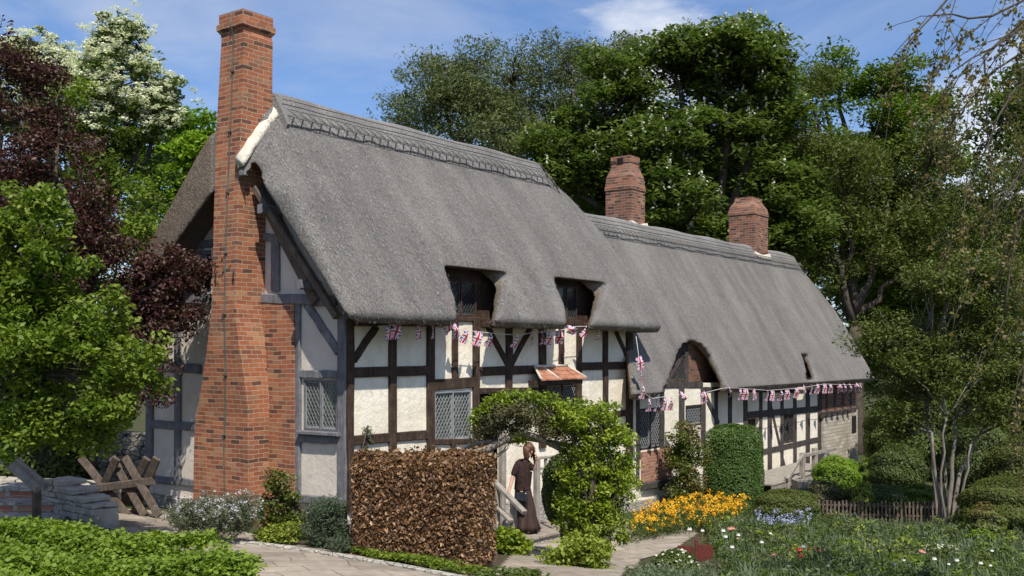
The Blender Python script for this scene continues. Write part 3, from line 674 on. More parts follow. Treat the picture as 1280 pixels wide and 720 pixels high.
# main front
post(434, 441, 395, 640); post(485.5, 494.5, 400, 625); post(533, 542, 395, 625); post(564.5, 571, 398, 474); post(590.5, 598, 398, 640)
post(631.5, 639, 400, 490); post(673, 681, 395, 560); post(698, 703.5, 400, 458); post(720, 725.5, 400, 540); post(753, 758.5, 400, 560); post(782, 789.5, 410, 600)
post(563, 568, 553, 620)
rail(441, 459, 472, 533, 457, 469); rail(441, 545, 556, 533, 537, 549); rail(541, 474, 488, 598, 471, 484); rail(541, 549, 556, 590, 548, 555)
rail(598, 459, 470, 673, 456, 467); rail(725, 453, 463, 783, 452, 461); rail(720, 518, 526, 783, 512, 520)
rail(556, 396, 402, 598, 396, 402); rail(693, 399, 406, 725, 400, 407); rail(598, 485, 491, 672, 484, 490)
rail(434, 398, 408, 556, 400, 408, depth=.1); rail(598, 402, 410, 693, 404, 411, depth=.1); rail(725, 404, 411, 783, 406, 413, depth=.1)
brace(441, 450, 470, 408, .13); brace(606, 403, 634, 456, .12); brace(663, 409, 638, 456, .12); brace(769, 414, 784, 448, .11)
def lpost(*a, **k_): k_.setdefault('mat', 'timber_low'); k_.setdefault('depth', .02); return post(*a, **k_)
def lrail(*a, **k_): k_.setdefault('mat', 'timber_low'); k_.setdefault('depth', .02); return rail(*a, **k_)
def lbrace(*a, **k_): k_.setdefault('mat', 'timber_low'); k_.setdefault('depth', .02); return brace(*a, **k_)
# lower front
lpost(795, 799, 500, 612); lpost(825, 830, 485, 612); lpost(848.5, 855, 482, 560); lpost(876, 881.5, 484, 560); lpost(893, 897, 487, 560); lpost(910, 914.5, 488, 560); lpost(929, 934, 489, 560)
lpost(949, 952.5, 490, 602); lpost(959.5, 964.5, 490, 600); lpost(975.5, 979, 490, 596); lpost(991.5, 995.5, 490, 592); lpost(1007, 1012, 490, 588); lpost(1022, 1027, 490, 582)
lrail(829, 477, 485, 878, 477, 485); lrail(934, 515, 523, 1023, 507, 515); lrail(951, 562, 569, 1023, 546, 552); lrail(951, 600, 606, 1023, 582, 588); lrail(1026, 516, 523, 1070, 509, 515, Y=-.09)
lrail(800, 603, 613, 845, 596, 604, depth=.12); lrail(880, 484, 489, 1023, 487, 492)
for i_ in range(4): lpost(1032 + i_ * 10, 1034.5 + i_ * 10, 490, 516, Y=-.04)
lbrace(878, 487, 898, 530, .16); lbrace(962, 502, 982, 590, .13); pass
lbrace(824, 492, 853, 446, .12, Y=.30); lbrace(884, 446, 905, 486, .14, Y=.30); lpost(856, 860, 440, 480, Y=.30)
# gable (plane X = 0)
def gbar(kind, xa, ya, xb, yb, wd, mat='timber_grey', depth=.05, X=0., up=(1, 0, 0)):
    P = on_x(xa, ya, X); Q = on_x(xb, yb, X); P.x = Q.x = X - depth/2 + .012
    mb = MB(); mb.bar(P, Q, wd, depth + .024, up=up, jit=TJ, seg=6); return mb.build(kind, M[mat], cot)
def gpost(x0, x1, yt, yb, mat='timber_grey', X=0.):
    a, b = gp(x0, 440)[0], gp(x1, 440)[0]; xm = (x0 + x1)/2
    P = Vector((X - .013, (a + b)/2, gp(xm, yb)[1])); Q = Vector((X - .013, (a + b)/2, gp(xm, yt)[1]))
    mb = MB(); mb.bar(P, Q, abs(a - b), .074, up=(1, 0, 0), jit=TJ, seg=6); return mb.build('timber_post', M[mat], cot)
gpost(424, 434.5, 375, 632); gpost(366.5, 377, 378, 622); gpost(341, 351, 300, 364); gpost(220, 227, 385, 606); gpost(247, 255, 310, 372)
gbar('timber_rail', 326, 373, 424, 376, .17, depth=.09); gbar('timber_rail', 376, 467, 425, 468.5, .13); gbar('timber_rail', 377, 548, 424, 550, .12); gbar('timber_rail', 367, 622, 432, 628, .14, depth=.07)
gbar('timber_brace', 384, 379, 424, 440, .14); gbar('timber_rail', 329, 296, 366, 299, .13)
gbar('timber_rail', 190, 458, 252, 461, .17); gbar('timber_rail', 188, 530, 246, 533, .15); gbar('timber_rail', 190, 598, 246, 604, .13); gbar('timber_rail', 200, 372, 266, 374, .2, depth=.09); gbar('timber_rail', 238, 306, 268, 304, .13)
gbar('timber_post', 190, 380, 188, 600, .2, up=(1, 0, 0))
# principal rafters under the verge and purlin ends
gbar('rafter', 312, 205, 402, 378, .2, 'timber_mid', .16, 0.); gbar('rafter', 268, 248, 178, 396, .2, 'timber_mid', .16, 0.)
gbar('barge_rafter', 322, 236, 424, 396, .11, 'timber_mid', .10, -.24); gbar('barge_rafter', 262, 240, 152, 408, .13, 'timber_grey', .12, -.34)  # right one in darker oak, its shade under the verge put into the colour
for px, py in ((249, 253), (381, 356), (333, 262), (180, 352)):
    p = on_x(px, py, -.3); mb = MB(); mb.bar((-.44, p.y, p.z), (0.1, p.y, p.z), .13, .15, jit=.004, seg=2); mb.build('purlin_end', M['timber_grey'], cot)

# --- windows
def lattice(mb, o, ux, uz, W, H, cw, ch, n_, r=.0045):
    """diamond lead bars over a W x H pane; o corner, ux, uz unit axes, n_ outward"""
    o = Vector(o); ux = Vector(ux); uz = Vector(uz); n_ = Vector(n_)
    for sgn in (1, -1):
        k_ = -int(H / ch) - 1
        while k_ * cw < W + H * cw / ch:
            # line: x = k*cw + sgn-direction * z*cw/ch
            pts = []
            x0 = k_ * cw if sgn > 0 else k_ * cw + 0
            za, zb_ = 0., H
            f = (lambda z: x0 + z * cw / ch) if sgn > 0 else (lambda z: x0 - z * cw / ch + 0)
            # clip to 0..W
            def zx(x): return (x - x0) * ch / cw * sgn
            lo, hi = sorted((zx(0), zx(W))); za = max(0, lo); zb_ = min(H, hi)
            if zb_ - za > .01:
                mb.bar(o + ux * f(za) + uz * za + n_ * .003, o + ux * f(zb_) + uz * zb_ + n_ * .003, r * 2, r * 1.6, up=n_)
            k_ += 1
def window(q, side='front', frame_w=.045, lights=2, cw=.075, ch=.105, fmat='timber', lead='lead', recess=.05, curtain=False, rr=.0045, gm='glass'):
    a0, a1, z0, z1 = q
    if side == 'front': P = lambda a, d, z: Vector((a, d, z)); ux = Vector((1, 0, 0)); nn = Vector((0, -1, 0))
    else: P = lambda a, d, z: Vector((d, a, z)); ux = Vector((0, 1, 0)); nn = Vector((-1, 0, 0))
    w = thing('window', None, None, P((a0 + a1)/2, 0, z0)); w.parent = cot
    for kk in ('label', 'category'):
        if kk in w: del w[kk]
    fr = MB(); f = frame_w
    for (p, q_) in ((P(a0, recess, z0 + f/2), P(a1, recess, z0 + f/2)), (P(a0, recess, z1 - f/2), P(a1, recess, z1 - f/2)), (P(a0 + f/2, recess, z0), P(a0 + f/2, recess, z1)), (P(a1 - f/2, recess, z0), P(a1 - f/2, recess, z1))):
        fr.bar(p, q_, f, .07, up=nn, jit=.001)
    for i in range(1, lights):
        a = a0 + (a1 - a0) * i / lights; fr.bar(P(a, recess - .002, z0), P(a, recess - .002, z1), f * .9, .07, up=nn)
    fr.build('window_frame', M[fmat], w)
    for i in range(lights):
        b0 = a0 + (a1 - a0) * i / lights + f * .55; b1 = a0 + (a1 - a0) * (i + 1) / lights - f * .55; zb, zt = z0 + f, z1 - f
        g_ = MB(); g_.add([P(b0, recess + .01, zb), P(b1, recess + .01, zb), P(b1, recess + .01, zt), P(b0, recess + .01, zt), P(b0, recess + .016, zb), P(b1, recess + .016, zb), P(b1, recess + .016, zt), P(b0, recess + .016, zt)],
                  [(0, 1, 2, 3), (7, 6, 5, 4), (0, 4, 5, 1), (1, 5, 6, 2), (2, 6, 7, 3), (3, 7, 4, 0)])
        g_.build('pane', M[gm], w)
        l_ = MB(); lattice(l_, P(b0, recess, zb), ux, (0, 0, 1), b1 - b0, zt - zb, cw, ch, nn, rr)
        for (p, q_) in ((P(b0, recess, zb + .008), P(b1, recess, zb + .008)), (P(b0, recess, zt - .008), P(b1, recess, zt - .008)), (P(b0 + .008, recess, zb), P(b0 + .008, recess, zt)), (P(b1 - .008, recess, zb), P(b1 - .008, recess, zt))):
            l_.bar(p, q_, .022, .02, up=nn)
        l_.build('lead_lattice', M[lead], w)
    return w
window(W1, gm='glass_curtain', lights=2, recess=.015, frame_w=.03, fmat='lead', cw=.085, ch=.125, rr=.0055)
window(GW, 'gable', gm='glass_curtain', lights=2, recess=.02, frame_w=.03, fmat='timber_grey', cw=.075, ch=.125, rr=.0035)
window(GW2, 'gable', lights=1, recess=.05, fmat='timber_grey', lead='lead_dark')
window(DW1, lights=2, recess=YD, lead='lead_dark', cw=.08, ch=.12, rr=.003); window(DW2, lights=2, recess=YD, lead='lead_dark', cw=.08, ch=.12, rr=.003)
window(HW, lights=2, recess=.03, lead='lead', cw=.08, ch=.12); window(LW1, lights=2, recess=.03, lead='lead', cw=.09, ch=.13, rr=.005)
window(LW2, lights=1, recess=.03, lead='lead', cw=.09, ch=.13, rr=.005); window(LW3, lights=2, recess=.04, lead='lead_dark', cw=.12, ch=.17); window(AW, lights=2, recess=.32, lead='lead_dark', cw=.1, ch=.14)
# gable window sill
p, q_ = on_x(375, 540, -.05), on_x(426, 543, -.05)
mb = MB(); mb.bar((-.06, p.y, p.z), (-.06, q_.y, q_.z), .16, .06, jit=.003, seg=4); mb.build('window_sill', M['timber_grey'], cot)
# tiled hood over the window beside the porch
hood = thing('window_hood', None, None, (6.0, -.2, on_y(700, 476).z)); hood.parent = cot
for kk in ('label', 'category'):
    if kk in hood: del hood[kk]
x0, x1 = on_y(676, 440, -.36).x, on_y(733, 440, -.36).x; zt = on_y(700, 459, -.03).z; ze = on_y(700, 475, -.36).z
mb = MB()
for i in range(3):     # three overlapping courses
    t0, t1 = i / 3., (i + 1) / 3.
    yy0, yy1 = -.03 - .33 * t0, -.03 - .33 * t1; z0_, z1_ = zt + (ze - zt) * t0, zt + (ze - zt) * t1
    xa, xb = x0 + .22 * (1 - t1) , x1 - .22 * (1 - t1)
    n_ = 9
    for j in range(n_):
        u0 = xa + (xb - xa) * j / n_ + .003; u1 = xa + (xb - xa) * (j + 1) / n_ - .003; dz = random.uniform(-.004, .006)
        s0 = .22 / 3 if j == 0 else 0; s1 = .22 / 3 if j == n_ - 1 else 0
        mb.hexa([(u0 + dz, yy1 - .02, z1_ + dz), (u1, yy1 - .02, z1_ + dz), (u1 - s1, yy0, z0_ + dz), (u0 + s0, yy0, z0_ + dz),
                 (u0, yy1 - .02, z1_ + .025 + dz), (u1, yy1 - .02, z1_ + .025 + dz), (u1 - s1, yy0, z0_ + .025 + dz), (u0 + s0, yy0, z0_ + .025 + dz)])
mb.build('roof_tiles', M['tile'], hood)
mb = MB(); mb.tube([(x0 + .23, -.04, zt + .03), (x1 - .23, -.04, zt + .03)], .028, 7); mb.tube([(x0 + .23, -.04, zt + .03), (x0 + .01, -.37, ze + .03)], .024, 7)
mb.tube([(x0 + .50, -.04, zt + .03), (x0 + .62, -.36, ze + .035)], .022, 7); mb.tube([(x1 - .23, -.04, zt + .03), (x1 - .01, -.37, ze + .03)], .022, 7)
mb.build('mortar_fillet', M['mortar'], hood)
mb = MB(); mb.box((x0 + .08, -.32, ze - .09), (x1 - .08, -.01, ze - .005)); mb.build('fascia_board', M['timber'], hood)
# doors: dark open doorway with plank door ajar, far door
mb = MB(); mb.box((3.32, .16, -.66), (3.36, .9, D1[3])); mb.build('door', M['timber'], cot)
mb = MB(); mb.box((LD[0], .12, LD[2]), (LD[1], .17, LD[3])); 
for i in range(1, 4): mb.box((LD[0] + (LD[1] - LD[0]) * i / 4 - .006, .11, LD[2]), (LD[0] + (LD[1] - LD[0]) * i / 4 + .006, .12, LD[3]))
mb.build('door', M['timber'], cot)
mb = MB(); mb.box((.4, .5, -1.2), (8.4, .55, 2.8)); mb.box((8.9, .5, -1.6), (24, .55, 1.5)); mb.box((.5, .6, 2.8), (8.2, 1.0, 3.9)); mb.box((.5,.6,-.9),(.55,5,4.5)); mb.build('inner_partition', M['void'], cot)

# --- chimneys
def ring4(x0, x1, y0, y1, z): return [(x0, y0, z), (x1, y0, z), (x1, y1, z), (x0, y1, z)]
ch = thing('chimney', None, None, (-.5, 2.0, -.5)); ch.parent = cot
for kk in ('label', 'category'):
    if kk in ch: del ch[kk]
ch['label'] = 'tall orange brick chimney against the gable end'
XF = -.78; YR = 1.62; YL = 2.22; XB = -.22
lev = []
def L4(py, xfz, xb, pxc, pxl):
    c_ = on_x(pxc, py, xfz); l_ = on_x(pxl, py, xfz); lev.append([(xfz, c_.y, c_.z), (xb, c_.y, c_.z), (xb, l_.y, c_.z), (xfz, l_.y, c_.z)])
XB = .10; XF = -.53; YR = on_x(305, 10, -.5).y; YL = on_x(275, 10, -.5).y
for q_ in ((700, -.50, .3, 311.5, 240), (625, -.50, .3, 311, 241.5), (560, -.51, .3, 310, 242.5), (522, -.52, .3, 310, 245), (489, -.56, .3, 306.5, 251), (440, -.61, .3, 300, 258), (400, -.63, .3, 294.5, 263), (378, -.63, .3, 293, 265), (300, -.60, .3, 295.5, 266.5), (200, -.56, .2, 299.5, 269), (130, -.53, XB, 302.5, 272)): L4(*q_)
zt_ = on_y(303, 10, YR).z
lev.append([(XF + .03, YR + .0, zt_ - .40), (XB, YR + .0, zt_ - .40), (XB, YL - .04, zt_ - .40), (XF + .03, YL - .04, zt_ - .40)])
# stepped cap as one solid with the stack
for dz, e in ((.33, .0), (.26, .05), (.17, .05), (.17, .02), (0, .02)):
    lev.append([(XF + .03 - e, YR + .02 - e, zt_ - dz), (XB - .01 + e, YR + .02 - e, zt_ - dz), (XB - .01 + e, YL - .02 + e, zt_ - dz), (XF + .03 - e, YL - .02 + e, zt_ - dz)])
lv2 = []
for a_, b_ in zip(lev[:-1], lev[1:]): lv2.append(a_)
lv2.append(lev[-1])
mb = MB(); mb.loft([lv for lv in lv2]); mb.build('chimney_stack', M['brick'], ch)
mb = MB(); mb.box((XF + .16, YR + .14, zt_ - .02), (XB - .14, YL - .14, zt_ + .004)); mb.build('flue_dark_plate', M['void'], ch)  # near-black plate stands for the dark of the chimney mouth
# second stepped shoulder (right-hand breast ledge bricks)
# lightning conductor running down the outer face
pts = []
for lv in lev[::-1]:
    x_, yr_, z_ = lv[0]; yl_ = lv[3][1]; pts.append((x_ - .014, yr_ + (yl_ - yr_) * .42 + random.uniform(-.01, .01), z_))
pts = [(p[0], p[1], min(p[2], 99)) for p in pts]
mb = MB(); mb.tube(pts, .011, 6); mb.build('lightning_cable', M['cable'], ch)
mb = MB()
for i in range(7):
    z_ = 1.0 + i * 1.0; 
    for a_, b_ in zip(lev[:-1], lev[1:]):
        if a_[0][2] <= z_ <= b_[0][2]:
            t = (z_ - a_[0][2]) / (b_[0][2] - a_[0][2] + 1e-9); x_ = a_[0][0] + (b_[0][0] - a_[0][0]) * t; yr_ = a_[0][1] + (b_[0][1] - a_[0][1]) * t; yl_ = a_[3][1] + (b_[3][1] - a_[3][1]) * t
            yy = yr_ + (yl_ - yr_) * .42; mb = MB(); mb.box((x_ - .03, yy - .035, z_), (x_ + .004, yy + .035, z_ + .025)); mb.build('cable_clip', M['iron'], ch)
mb = MB()
for dy in (.0, .46):
    yy = YR + .08 + dy; zz = 3.55
    mb = MB(); mb.tube([(-.645, yy, zz), (-.65, yy + .02, zz + .1), (-.645, yy - .01, zz + .2)], .012, 6); mb.build('wall_tie', M['iron'], ch)
# mortar flashing where the thatch meets the stack
def roof_z(y): return 2.98 + (y + .70) * (RZm - 2.98) / (RYm + .70)
mb = MB(); rr_ = []
for i in range(11):
    t = i / 10.; x_ = -.63 + .75 * t
    z_ = 5.50 + .98 * t + .02 * math.sin(t * 3.14) + random.uniform(-.01, .01)
    j_ = random.uniform(-.012, .012); rr_.append([(x_, YR + .06, z_ + .08 + j_), (x_, YR - .012, z_ + .075 + j_), (x_, YR - .09, z_ - .0), (x_, YR - .15 + j_, z_ - .10), (x_, YR + .06, z_ - .12)])
mb.loft(rr_, smooth=True); mb.build('mortar_flashing', M['mortar'], ch)
def far_chimney(pxl, pxc, pxr, ytop, ybase, Yf, label, stacks):
    """front corner at pxc; left face = -X, right face = -Y at Yf"""
    p = on_y(pxc, 440, Yf); X0 = p.x; X1 = on_y(pxr, 440, Yf).x; Y1 = on_x(pxl, 440, X0).y
    zt = on_y(pxc, ytop, Yf).z; zb = on_y(pxc, ybase, Yf).z - 1.6; h = zt - (zb + 1.6)
    c = thing('chimney', None, None, (X0, Yf, zb)); c.parent = cot
    for kk in ('label', 'category'):
        if kk in c: del c[kk]
    c['label'] = label
    def rg(e, z): return [(X0 - e, Yf - e, z), (X1 + e, Yf - e, z), (X1 + e, Y1 + e, z), (X0 - e, Y1 + e, z)]
    mb = MB(); mb.loft([rg(0, zb), rg(0, zt - stacks[0]), rg(.02, zt - stacks[0] + .02), rg(.02, zt - stacks[0] + .10), rg(.01, zt - stacks[0] + .13)] + [rg(-e, zt - d) for e, d in stacks[1:]])
    mb.build('chimney_stack', M['brick_dark'], c)
    e = stacks[-1][0] + .06; mb = MB(); mb.box((X0 + e, Yf + e, zt - .01), (X1 - e, Y1 - e, zt + .006)); mb.build('flue_dark_plate', M['void'], c)  # dark of the chimney mouth painted as a near-black plate
    q = MB(); xm, ym = (X0 + X1)/2, (Yf + Y1)/2
    q.tube([(X0 + .12, Yf + .1 , zt - .30), (X0 - .0, Yf + .1, zt - .30)], .001, 4) if False else None
    # near-black block stands for the dark of the hooded opening in the cap
    q.box((X0 + .0 + stacks[-1][0] - .012, ym - .09, zt - .20), (X0 + .05 + stacks[-1][0], ym + .09, zt - .06)); q.build('flue_dark_block', M['void'], c)
    f = MB(); zr = zb + 1.6
    f.loft([[(X0 - .06, Yf + .04, zr + .10), (X0 - .06, Yf - .05, zr + .10), (X0 - .06, Yf - .12, zr - .06), (X0 - .06, Yf + .04, zr - .06)], [((X0 + X1)/2, Yf + .04, zr + .02), ((X0 + X1)/2, Yf - .05, zr + .02), ((X0 + X1)/2, Yf - .10, zr - .08), ((X0 + X1)/2, Yf + .04, zr - .1)], [(X1 + .05, Yf + .04, zr + .10), (X1 + .05, Yf - .05, zr + .10), (X1 + .05, Yf - .12, zr - .08), (X1 + .05, Yf + .04, zr - .08)]])
    f.build('mortar_flashing', M['mortar'], c)
    return c
far_chimney(757, 789, 806, 192, 280, 2.15, 'dark red brick chimney on the lower ridge, nearer one', [.95, (.02, .55), (.10, .34), (.12, .20), (.10, .18), (.10, 0)])
far_chimney(911, 943, 960, 244, 318, 1.75, 'dark red brick chimney near the far end of the ridge', [.62, (.02, .34), (.14, .14), (.16, 0)])
# ================================================================ FOLIAGE TOOLS
def leaves(P, size, aspect=.5, up=.5, droop=None, rnd=None, fold=.15, nrm=None, jitter=.35):
    """one small leaf (a folded rhombus) at each point of P -> V, F, rnd"""
    n = len(P); P = np.asarray(P, float)
    nv = rng.normal(size=(n, 3)); nv /= np.linalg.norm(nv, axis=1)[:, None] + 1e-9
    nv[:, 2] = np.abs(nv[:, 2]) * 1.0 + up
    if nrm is not None: nv = nv * .75 + nrm * 1.0
    nv /= np.linalg.norm(nv, axis=1)[:, None] + 1e-9
    d = rng.normal(size=(n, 3))
    if droop is not None: d[:, 2] -= droop * 2
    d -= nv * (d * nv).sum(1)[:, None]; d /= np.linalg.norm(d, axis=1)[:, None] + 1e-9
    s = np.cross(nv, d); L_ = size * (1 + rng.uniform(-jitter, jitter, n))[:, None]; W_ = L_ * aspect
    V = np.empty((n, 4, 3)); V[:, 0] = P - d * L_ * .5; V[:, 1] = P + s * W_ * .5 + nv * W_ * fold; V[:, 2] = P + d * L_ * .5; V[:, 3] = P - s * W_ * .5 + nv * W_ * fold
    F = np.arange(n * 4).reshape(n, 4)
    if rnd is None: rnd = rng.random(n)
    return V.reshape(-1, 3), F, rnd
def cat(parts):
    Vs, Fs, Rs = [], [], []; k_ = 0
    for V, F, r in parts: Vs.append(V); Fs.append(F + k_); Rs.append(r); k_ += len(V)
    return np.concatenate(Vs), np.concatenate(Fs), np.concatenate(Rs)
def leaf_obj(name, parts, mat, parent, mi=None):
    V, F, r = cat(parts)
    return link_mesh(name, np_mesh(name, V, F, False, None, r), mat, parent)
def clumps(centres, radii, n_each, size, flat=.6, aspect=.5, up=.5, droop=None, shell=.0, clump_tone=.55):
    """leaves gathered in clumps; every clump has its own tone"""
    m = len(centres); C_ = np.repeat(np.asarray(centres, float), n_each, 0); rr = np.repeat(np.asarray(radii, float), n_each)
    d = rng.normal(size=(m * n_each, 3)); d /= np.linalg.norm(d, axis=1)[:, None]
    q = (shell + (1 - shell) * rng.random(m * n_each) ** .45)
    off = d * (rr * q)[:, None]; off[:, 2] *= flat
    if droop: off[:, 2] -= droop * rng.random(m * n_each) ** 2 * rr
    tone = np.repeat(rng.random(m), n_each) * clump_tone + rng.random(m * n_each) * (1 - clump_tone)
    return leaves(C_ + off, size, aspect, up, droop=(droop or None), rnd=tone)
def tube_np(mb, pts, r0, r1, n=6):
    k_ = len(pts); mb.tube(pts, [r0 + (r1 - r0) * i / (k_ - 1) for i in range(k_)], n)
def wander(a, b, k_=5, amp=.06):
    a, b = Vector(a), Vector(b); L_ = (b - a).length; out = []
    for i in range(k_ + 1):
        t = i / k_; p = a.lerp(b, t); w_ = math.sin(math.pi * t) * amp * L_
        out.append(p + Vector((random.uniform(-w_, w_), random.uniform(-w_, w_), random.uniform(-w_, w_) * .6)))
    return out
def in_lobes(lobes, n, shell=.35):
    """lobes: (centre Vector, rx, ry, rz) ; points biased to the outer shell"""
    w_ = np.array([l[1] * l[2] + l[2] * l[3] + l[1] * l[3] for l in lobes]); w_ /= w_.sum(); ks = rng.choice(len(lobes), n, p=w_)
    d = rng.normal(size=(n, 3)); d /= np.linalg.norm(d, axis=1)[:, None]; q = (shell + (1 - shell) * rng.random(n) ** .5)[:, None]
    Cc = np.array([tuple(l[0]) for l in lobes])[ks]; Rr = np.array([l[1:4] for l in lobes])[ks]
    return Cc + d * q * Rr, ks
def lobes_px(L_, d, depth_k=.9):
    """(px, py, rx_px, ry_px[, extra depth]) at distance d -> world lobes"""
    o = []
    for l in L_:
        dd = d + (l[4] if len(l) > 4 else 0); c = at_depth(l[0], l[1], dd); o.append((c, l[2] * dd / 1280, l[2] * dd / 1280 * depth_k, l[3] * dd / 1280))
    return o
def billow(lobes, k_, f=.5):
    """break every lobe into smaller billows set round its surface"""
    o = []
    for c, rx, ry, rz in lobes:
        for _ in range(k_):
            d = rng.normal(size=3); d /= np.linalg.norm(d); r_ = f * rng.uniform(.6, 1.25)
            o.append((Vector((c[0] + d[0] * rx * .68, c[1] + d[1] * ry * .68, c[2] + d[2] * rz * .72)), rx * r_, ry * r_, rz * r_ * .85))
    return o
def tree(name, label, catg, base, lobes, ncl, nper, cr, lsize, mat, bark='bark', tr=.25, flat=.6, aspect=.5, up=.5, droop=None, group=None, twigs=90, fork=.35, trunks=None, tone=.55, shell=.35, clump_shell=.2, bil=True):
    t = thing(name, label, catg, base, group)
    P, ks = in_lobes(billow(lobes, 9, .55) if bil else lobes, ncl, shell)
    wood = MB(); top = max(l[0].z for l in lobes); mean = sum((l[0] for l in lobes), Vector()) / len(lobes)
    base = Vector(base); fz = base.z + (top - base.z) * fork
    fk = Vector((base.x + (mean.x - base.x) * .45, base.y + (mean.y - base.y) * .45, fz))
    if trunks is None:
        tp = wander(base - Vector((0, 0, .3)), fk, 6, .02); wood.tube(tp, [tr * 1.35, tr * 1.08] + [tr * (1 - .05 * i) for i in range(5)], 9)
        leads = [fk] * len(lobes)
    else:
        leads = []
        for i in range(len(lobes)): leads.append(fk)
    limb_r = tr * .55
    lead_pts = []
    for l in lobes:
        st = fk + Vector((0, 0, random.uniform(-.1, .25) * (fz - base.z) * .5)); pp = wander(st, l[0] - Vector((0, 0, l[3] * .1)), 6, .06); tube_np(wood, pp, limb_r, limb_r * .32, 7); lead_pts += [(p, i) for i, p in enumerate(pp)]
    lp = np.array([tuple(p) for p, i in lead_pts])
    idx = rng.choice(len(P), min(twigs, len(P)), replace=False)
    for i in idx:
        p = Vector(P[i]); dd = np.linalg.norm(lp - P[i], axis=1) + np.maximum(0, lp[:, 2] - P[i, 2]) * 1.2; j_ = int(dd.argmin())
        tube_np(wood, wander(lead_pts[j_][0], p, 4, .07), limb_r * .30, limb_r * .06, 5)
    wood.build('trunk', M[bark], t)
    rad = cr * rng.uniform(.65, 1.35, len(P))
    parts = [clumps(P, rad, nper, lsize, flat, aspect, up, droop, clump_shell, tone)]
    leaf_obj('crown', parts, M[mat], t)
    return t, P, rad

# ================================================================ CLIPPED AND LOOSE SHRUBS
def solid_lump(name, c, r, mat, parent, power=2.6, nu=28, nv=18, lump=.05, zmin=-.9):
    """dark woody inside of a bush so that it is not hollow"""
    mb = MB(); rings = []
    for j in range(nv + 1):
        ph = -math.pi / 2 + math.pi * j / nv; cz = math.copysign(abs(math.sin(ph)) ** (2 / power), math.sin(ph)); cr_ = max(1e-3, abs(math.cos(ph)) ** (2 / power))
        ring = []
        for k_ in range(nu):
            th = 2 * math.pi * k_ / nu; cx = math.copysign(abs(math.cos(th)) ** (2 / power), math.cos(th)); cy = math.copysign(abs(math.sin(th)) ** (2 / power), math.sin(th))
            f = 1 + random.uniform(-lump, lump); ring.append((c[0] + r[0] * cr_ * cx * f, c[1] + r[1] * cr_ * cy * f, c[2] + r[2] * cz))
        rings.append(ring)
    mb.loft(rings, smooth=True); return mb.build(name, mat, parent)
def superell_pts(c, r, n, power=2.6, thick=.12, rot=0, lumps=0.):
    d = rng.normal(size=(n, 3)); d /= np.linalg.norm(d, axis=1)[:, None]
    k_ = (np.abs(d) ** power).sum(1) ** (-1 / power); s = d * k_[:, None]
    if lumps: s *= (1 + lumps * np.sin(d[:, :1] * 7 + 1.3) * np.cos(d[:, 1:2] * 6) + lumps * np.sin(d[:, 2:3] * 9 + d[:, :1] * 5))
    q = 1 - thick * rng.random(n) ** 1.5; P = s * q[:, None] * np.array(r)
    nr = np.sign(s) * np.abs(s) ** (power - 1) / np.array(r); nr /= np.linalg.norm(nr, axis=1)[:, None]
    if rot:
        cs, sn = math.cos(rot), math.sin(rot); Rm = np.array([[cs, -sn, 0], [sn, cs, 0], [0, 0, 1]]); P = P @ Rm.T; nr = nr @ Rm.T
    return P + np.array(c), nr
def shrub(name, label, catg, px, d, wpx, ytop, mat, n, lsize, power=2.6, thick=.15, core='bark', group=None, dk=.9, aspect=.5, lumps=.04, ybot=None, extra=None, loose=0.):
    b = base_at(px, d)
    if ybot is not None: b.z = at_depth(px, ybot, d).z
    zt = at_depth(px, ytop, d).z; w_ = wpx * d / 1280 / 2; h = (zt - b.z); t = thing(name, label, catg, b, group)
    c = (b.x, b.y, b.z + h * .48); r = (w_, w_ * dk, h * .52)
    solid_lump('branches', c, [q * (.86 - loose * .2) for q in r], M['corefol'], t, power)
    P, nr = superell_pts(c, r, n, power, thick + loose, 0, lumps); ok = P[:, 2] > b.z - .05; P, nr = P[ok], nr[ok]
    tone = .5 + .5 * np.sin(P[:, 0] * 5.1) * np.sin(P[:, 1] * 4.3 + 1) * np.cos(P[:, 2] * 6.2); tone = np.clip(tone * .5 + rng.random(len(P)) * .5, 0, 1)
    leaf_obj('foliage', [leaves(P, lsize, aspect, .1, rnd=tone, nrm=nr)], M[mat], t)
    return t, b, c, r
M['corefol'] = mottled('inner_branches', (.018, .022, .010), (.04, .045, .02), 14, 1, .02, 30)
M['corebrown'] = mottled('inner_twigs', (.03, .018, .012), (.075, .045, .028), 22, 1, .02, 40)

# ================================================================ TREES BEHIND THE COTTAGE
G1 = 'trees behind the cottage'
tree('willow_tree', 'airy grey-green tree with blue sky through it, left of the chestnuts above the ridge', 'tree', base_at(620, 42),
     lobes_px([(560, 130, 75, 50), (640, 95, 85, 55, 1), (720, 100, 75, 60), (505, 145, 38, 24, 2), (600, 160, 70, 45), (690, 150, 70, 50, 1), (780, 110, 50, 55), (640, 190, 90, 40, -1), (545, 85, 14, 10), (760, 70, 50, 30)], 42),
     620, 120, .62, .17, 'lf_willow', tr=.3, flat=.8, aspect=.3, up=.2, group=G1, twigs=170, fork=.45, shell=.25)
c1, Pc, rc = tree('horse_chestnut_tree', 'huge dark horse chestnut with white flower candles behind the nearer ridge chimney', 'tree', base_at(880, 37),
     lobes_px([(760, 140, 70, 60), (850, 100, 70, 62), (930, 75, 75, 50), (880, 70, 60, 38), (960, 120, 60, 60), (800, 210, 100, 60), (900, 190, 100, 70), (740, 200, 60, 60), (980, 200, 50, 70), (860, 270, 110, 60), (700, 210, 50, 50), (985, 270, 60, 60)], 37),
     760, 130, .72, .25, 'lf_chest', tr=.5, flat=.5, aspect=.42, up=.9, group=G1, twigs=60, shell=.5)
M['pt_cream'] = leafmat('cream_petals', [(.30, .33, .20), (.48, .50, .36), (.56, .56, .44)], .7, .2)
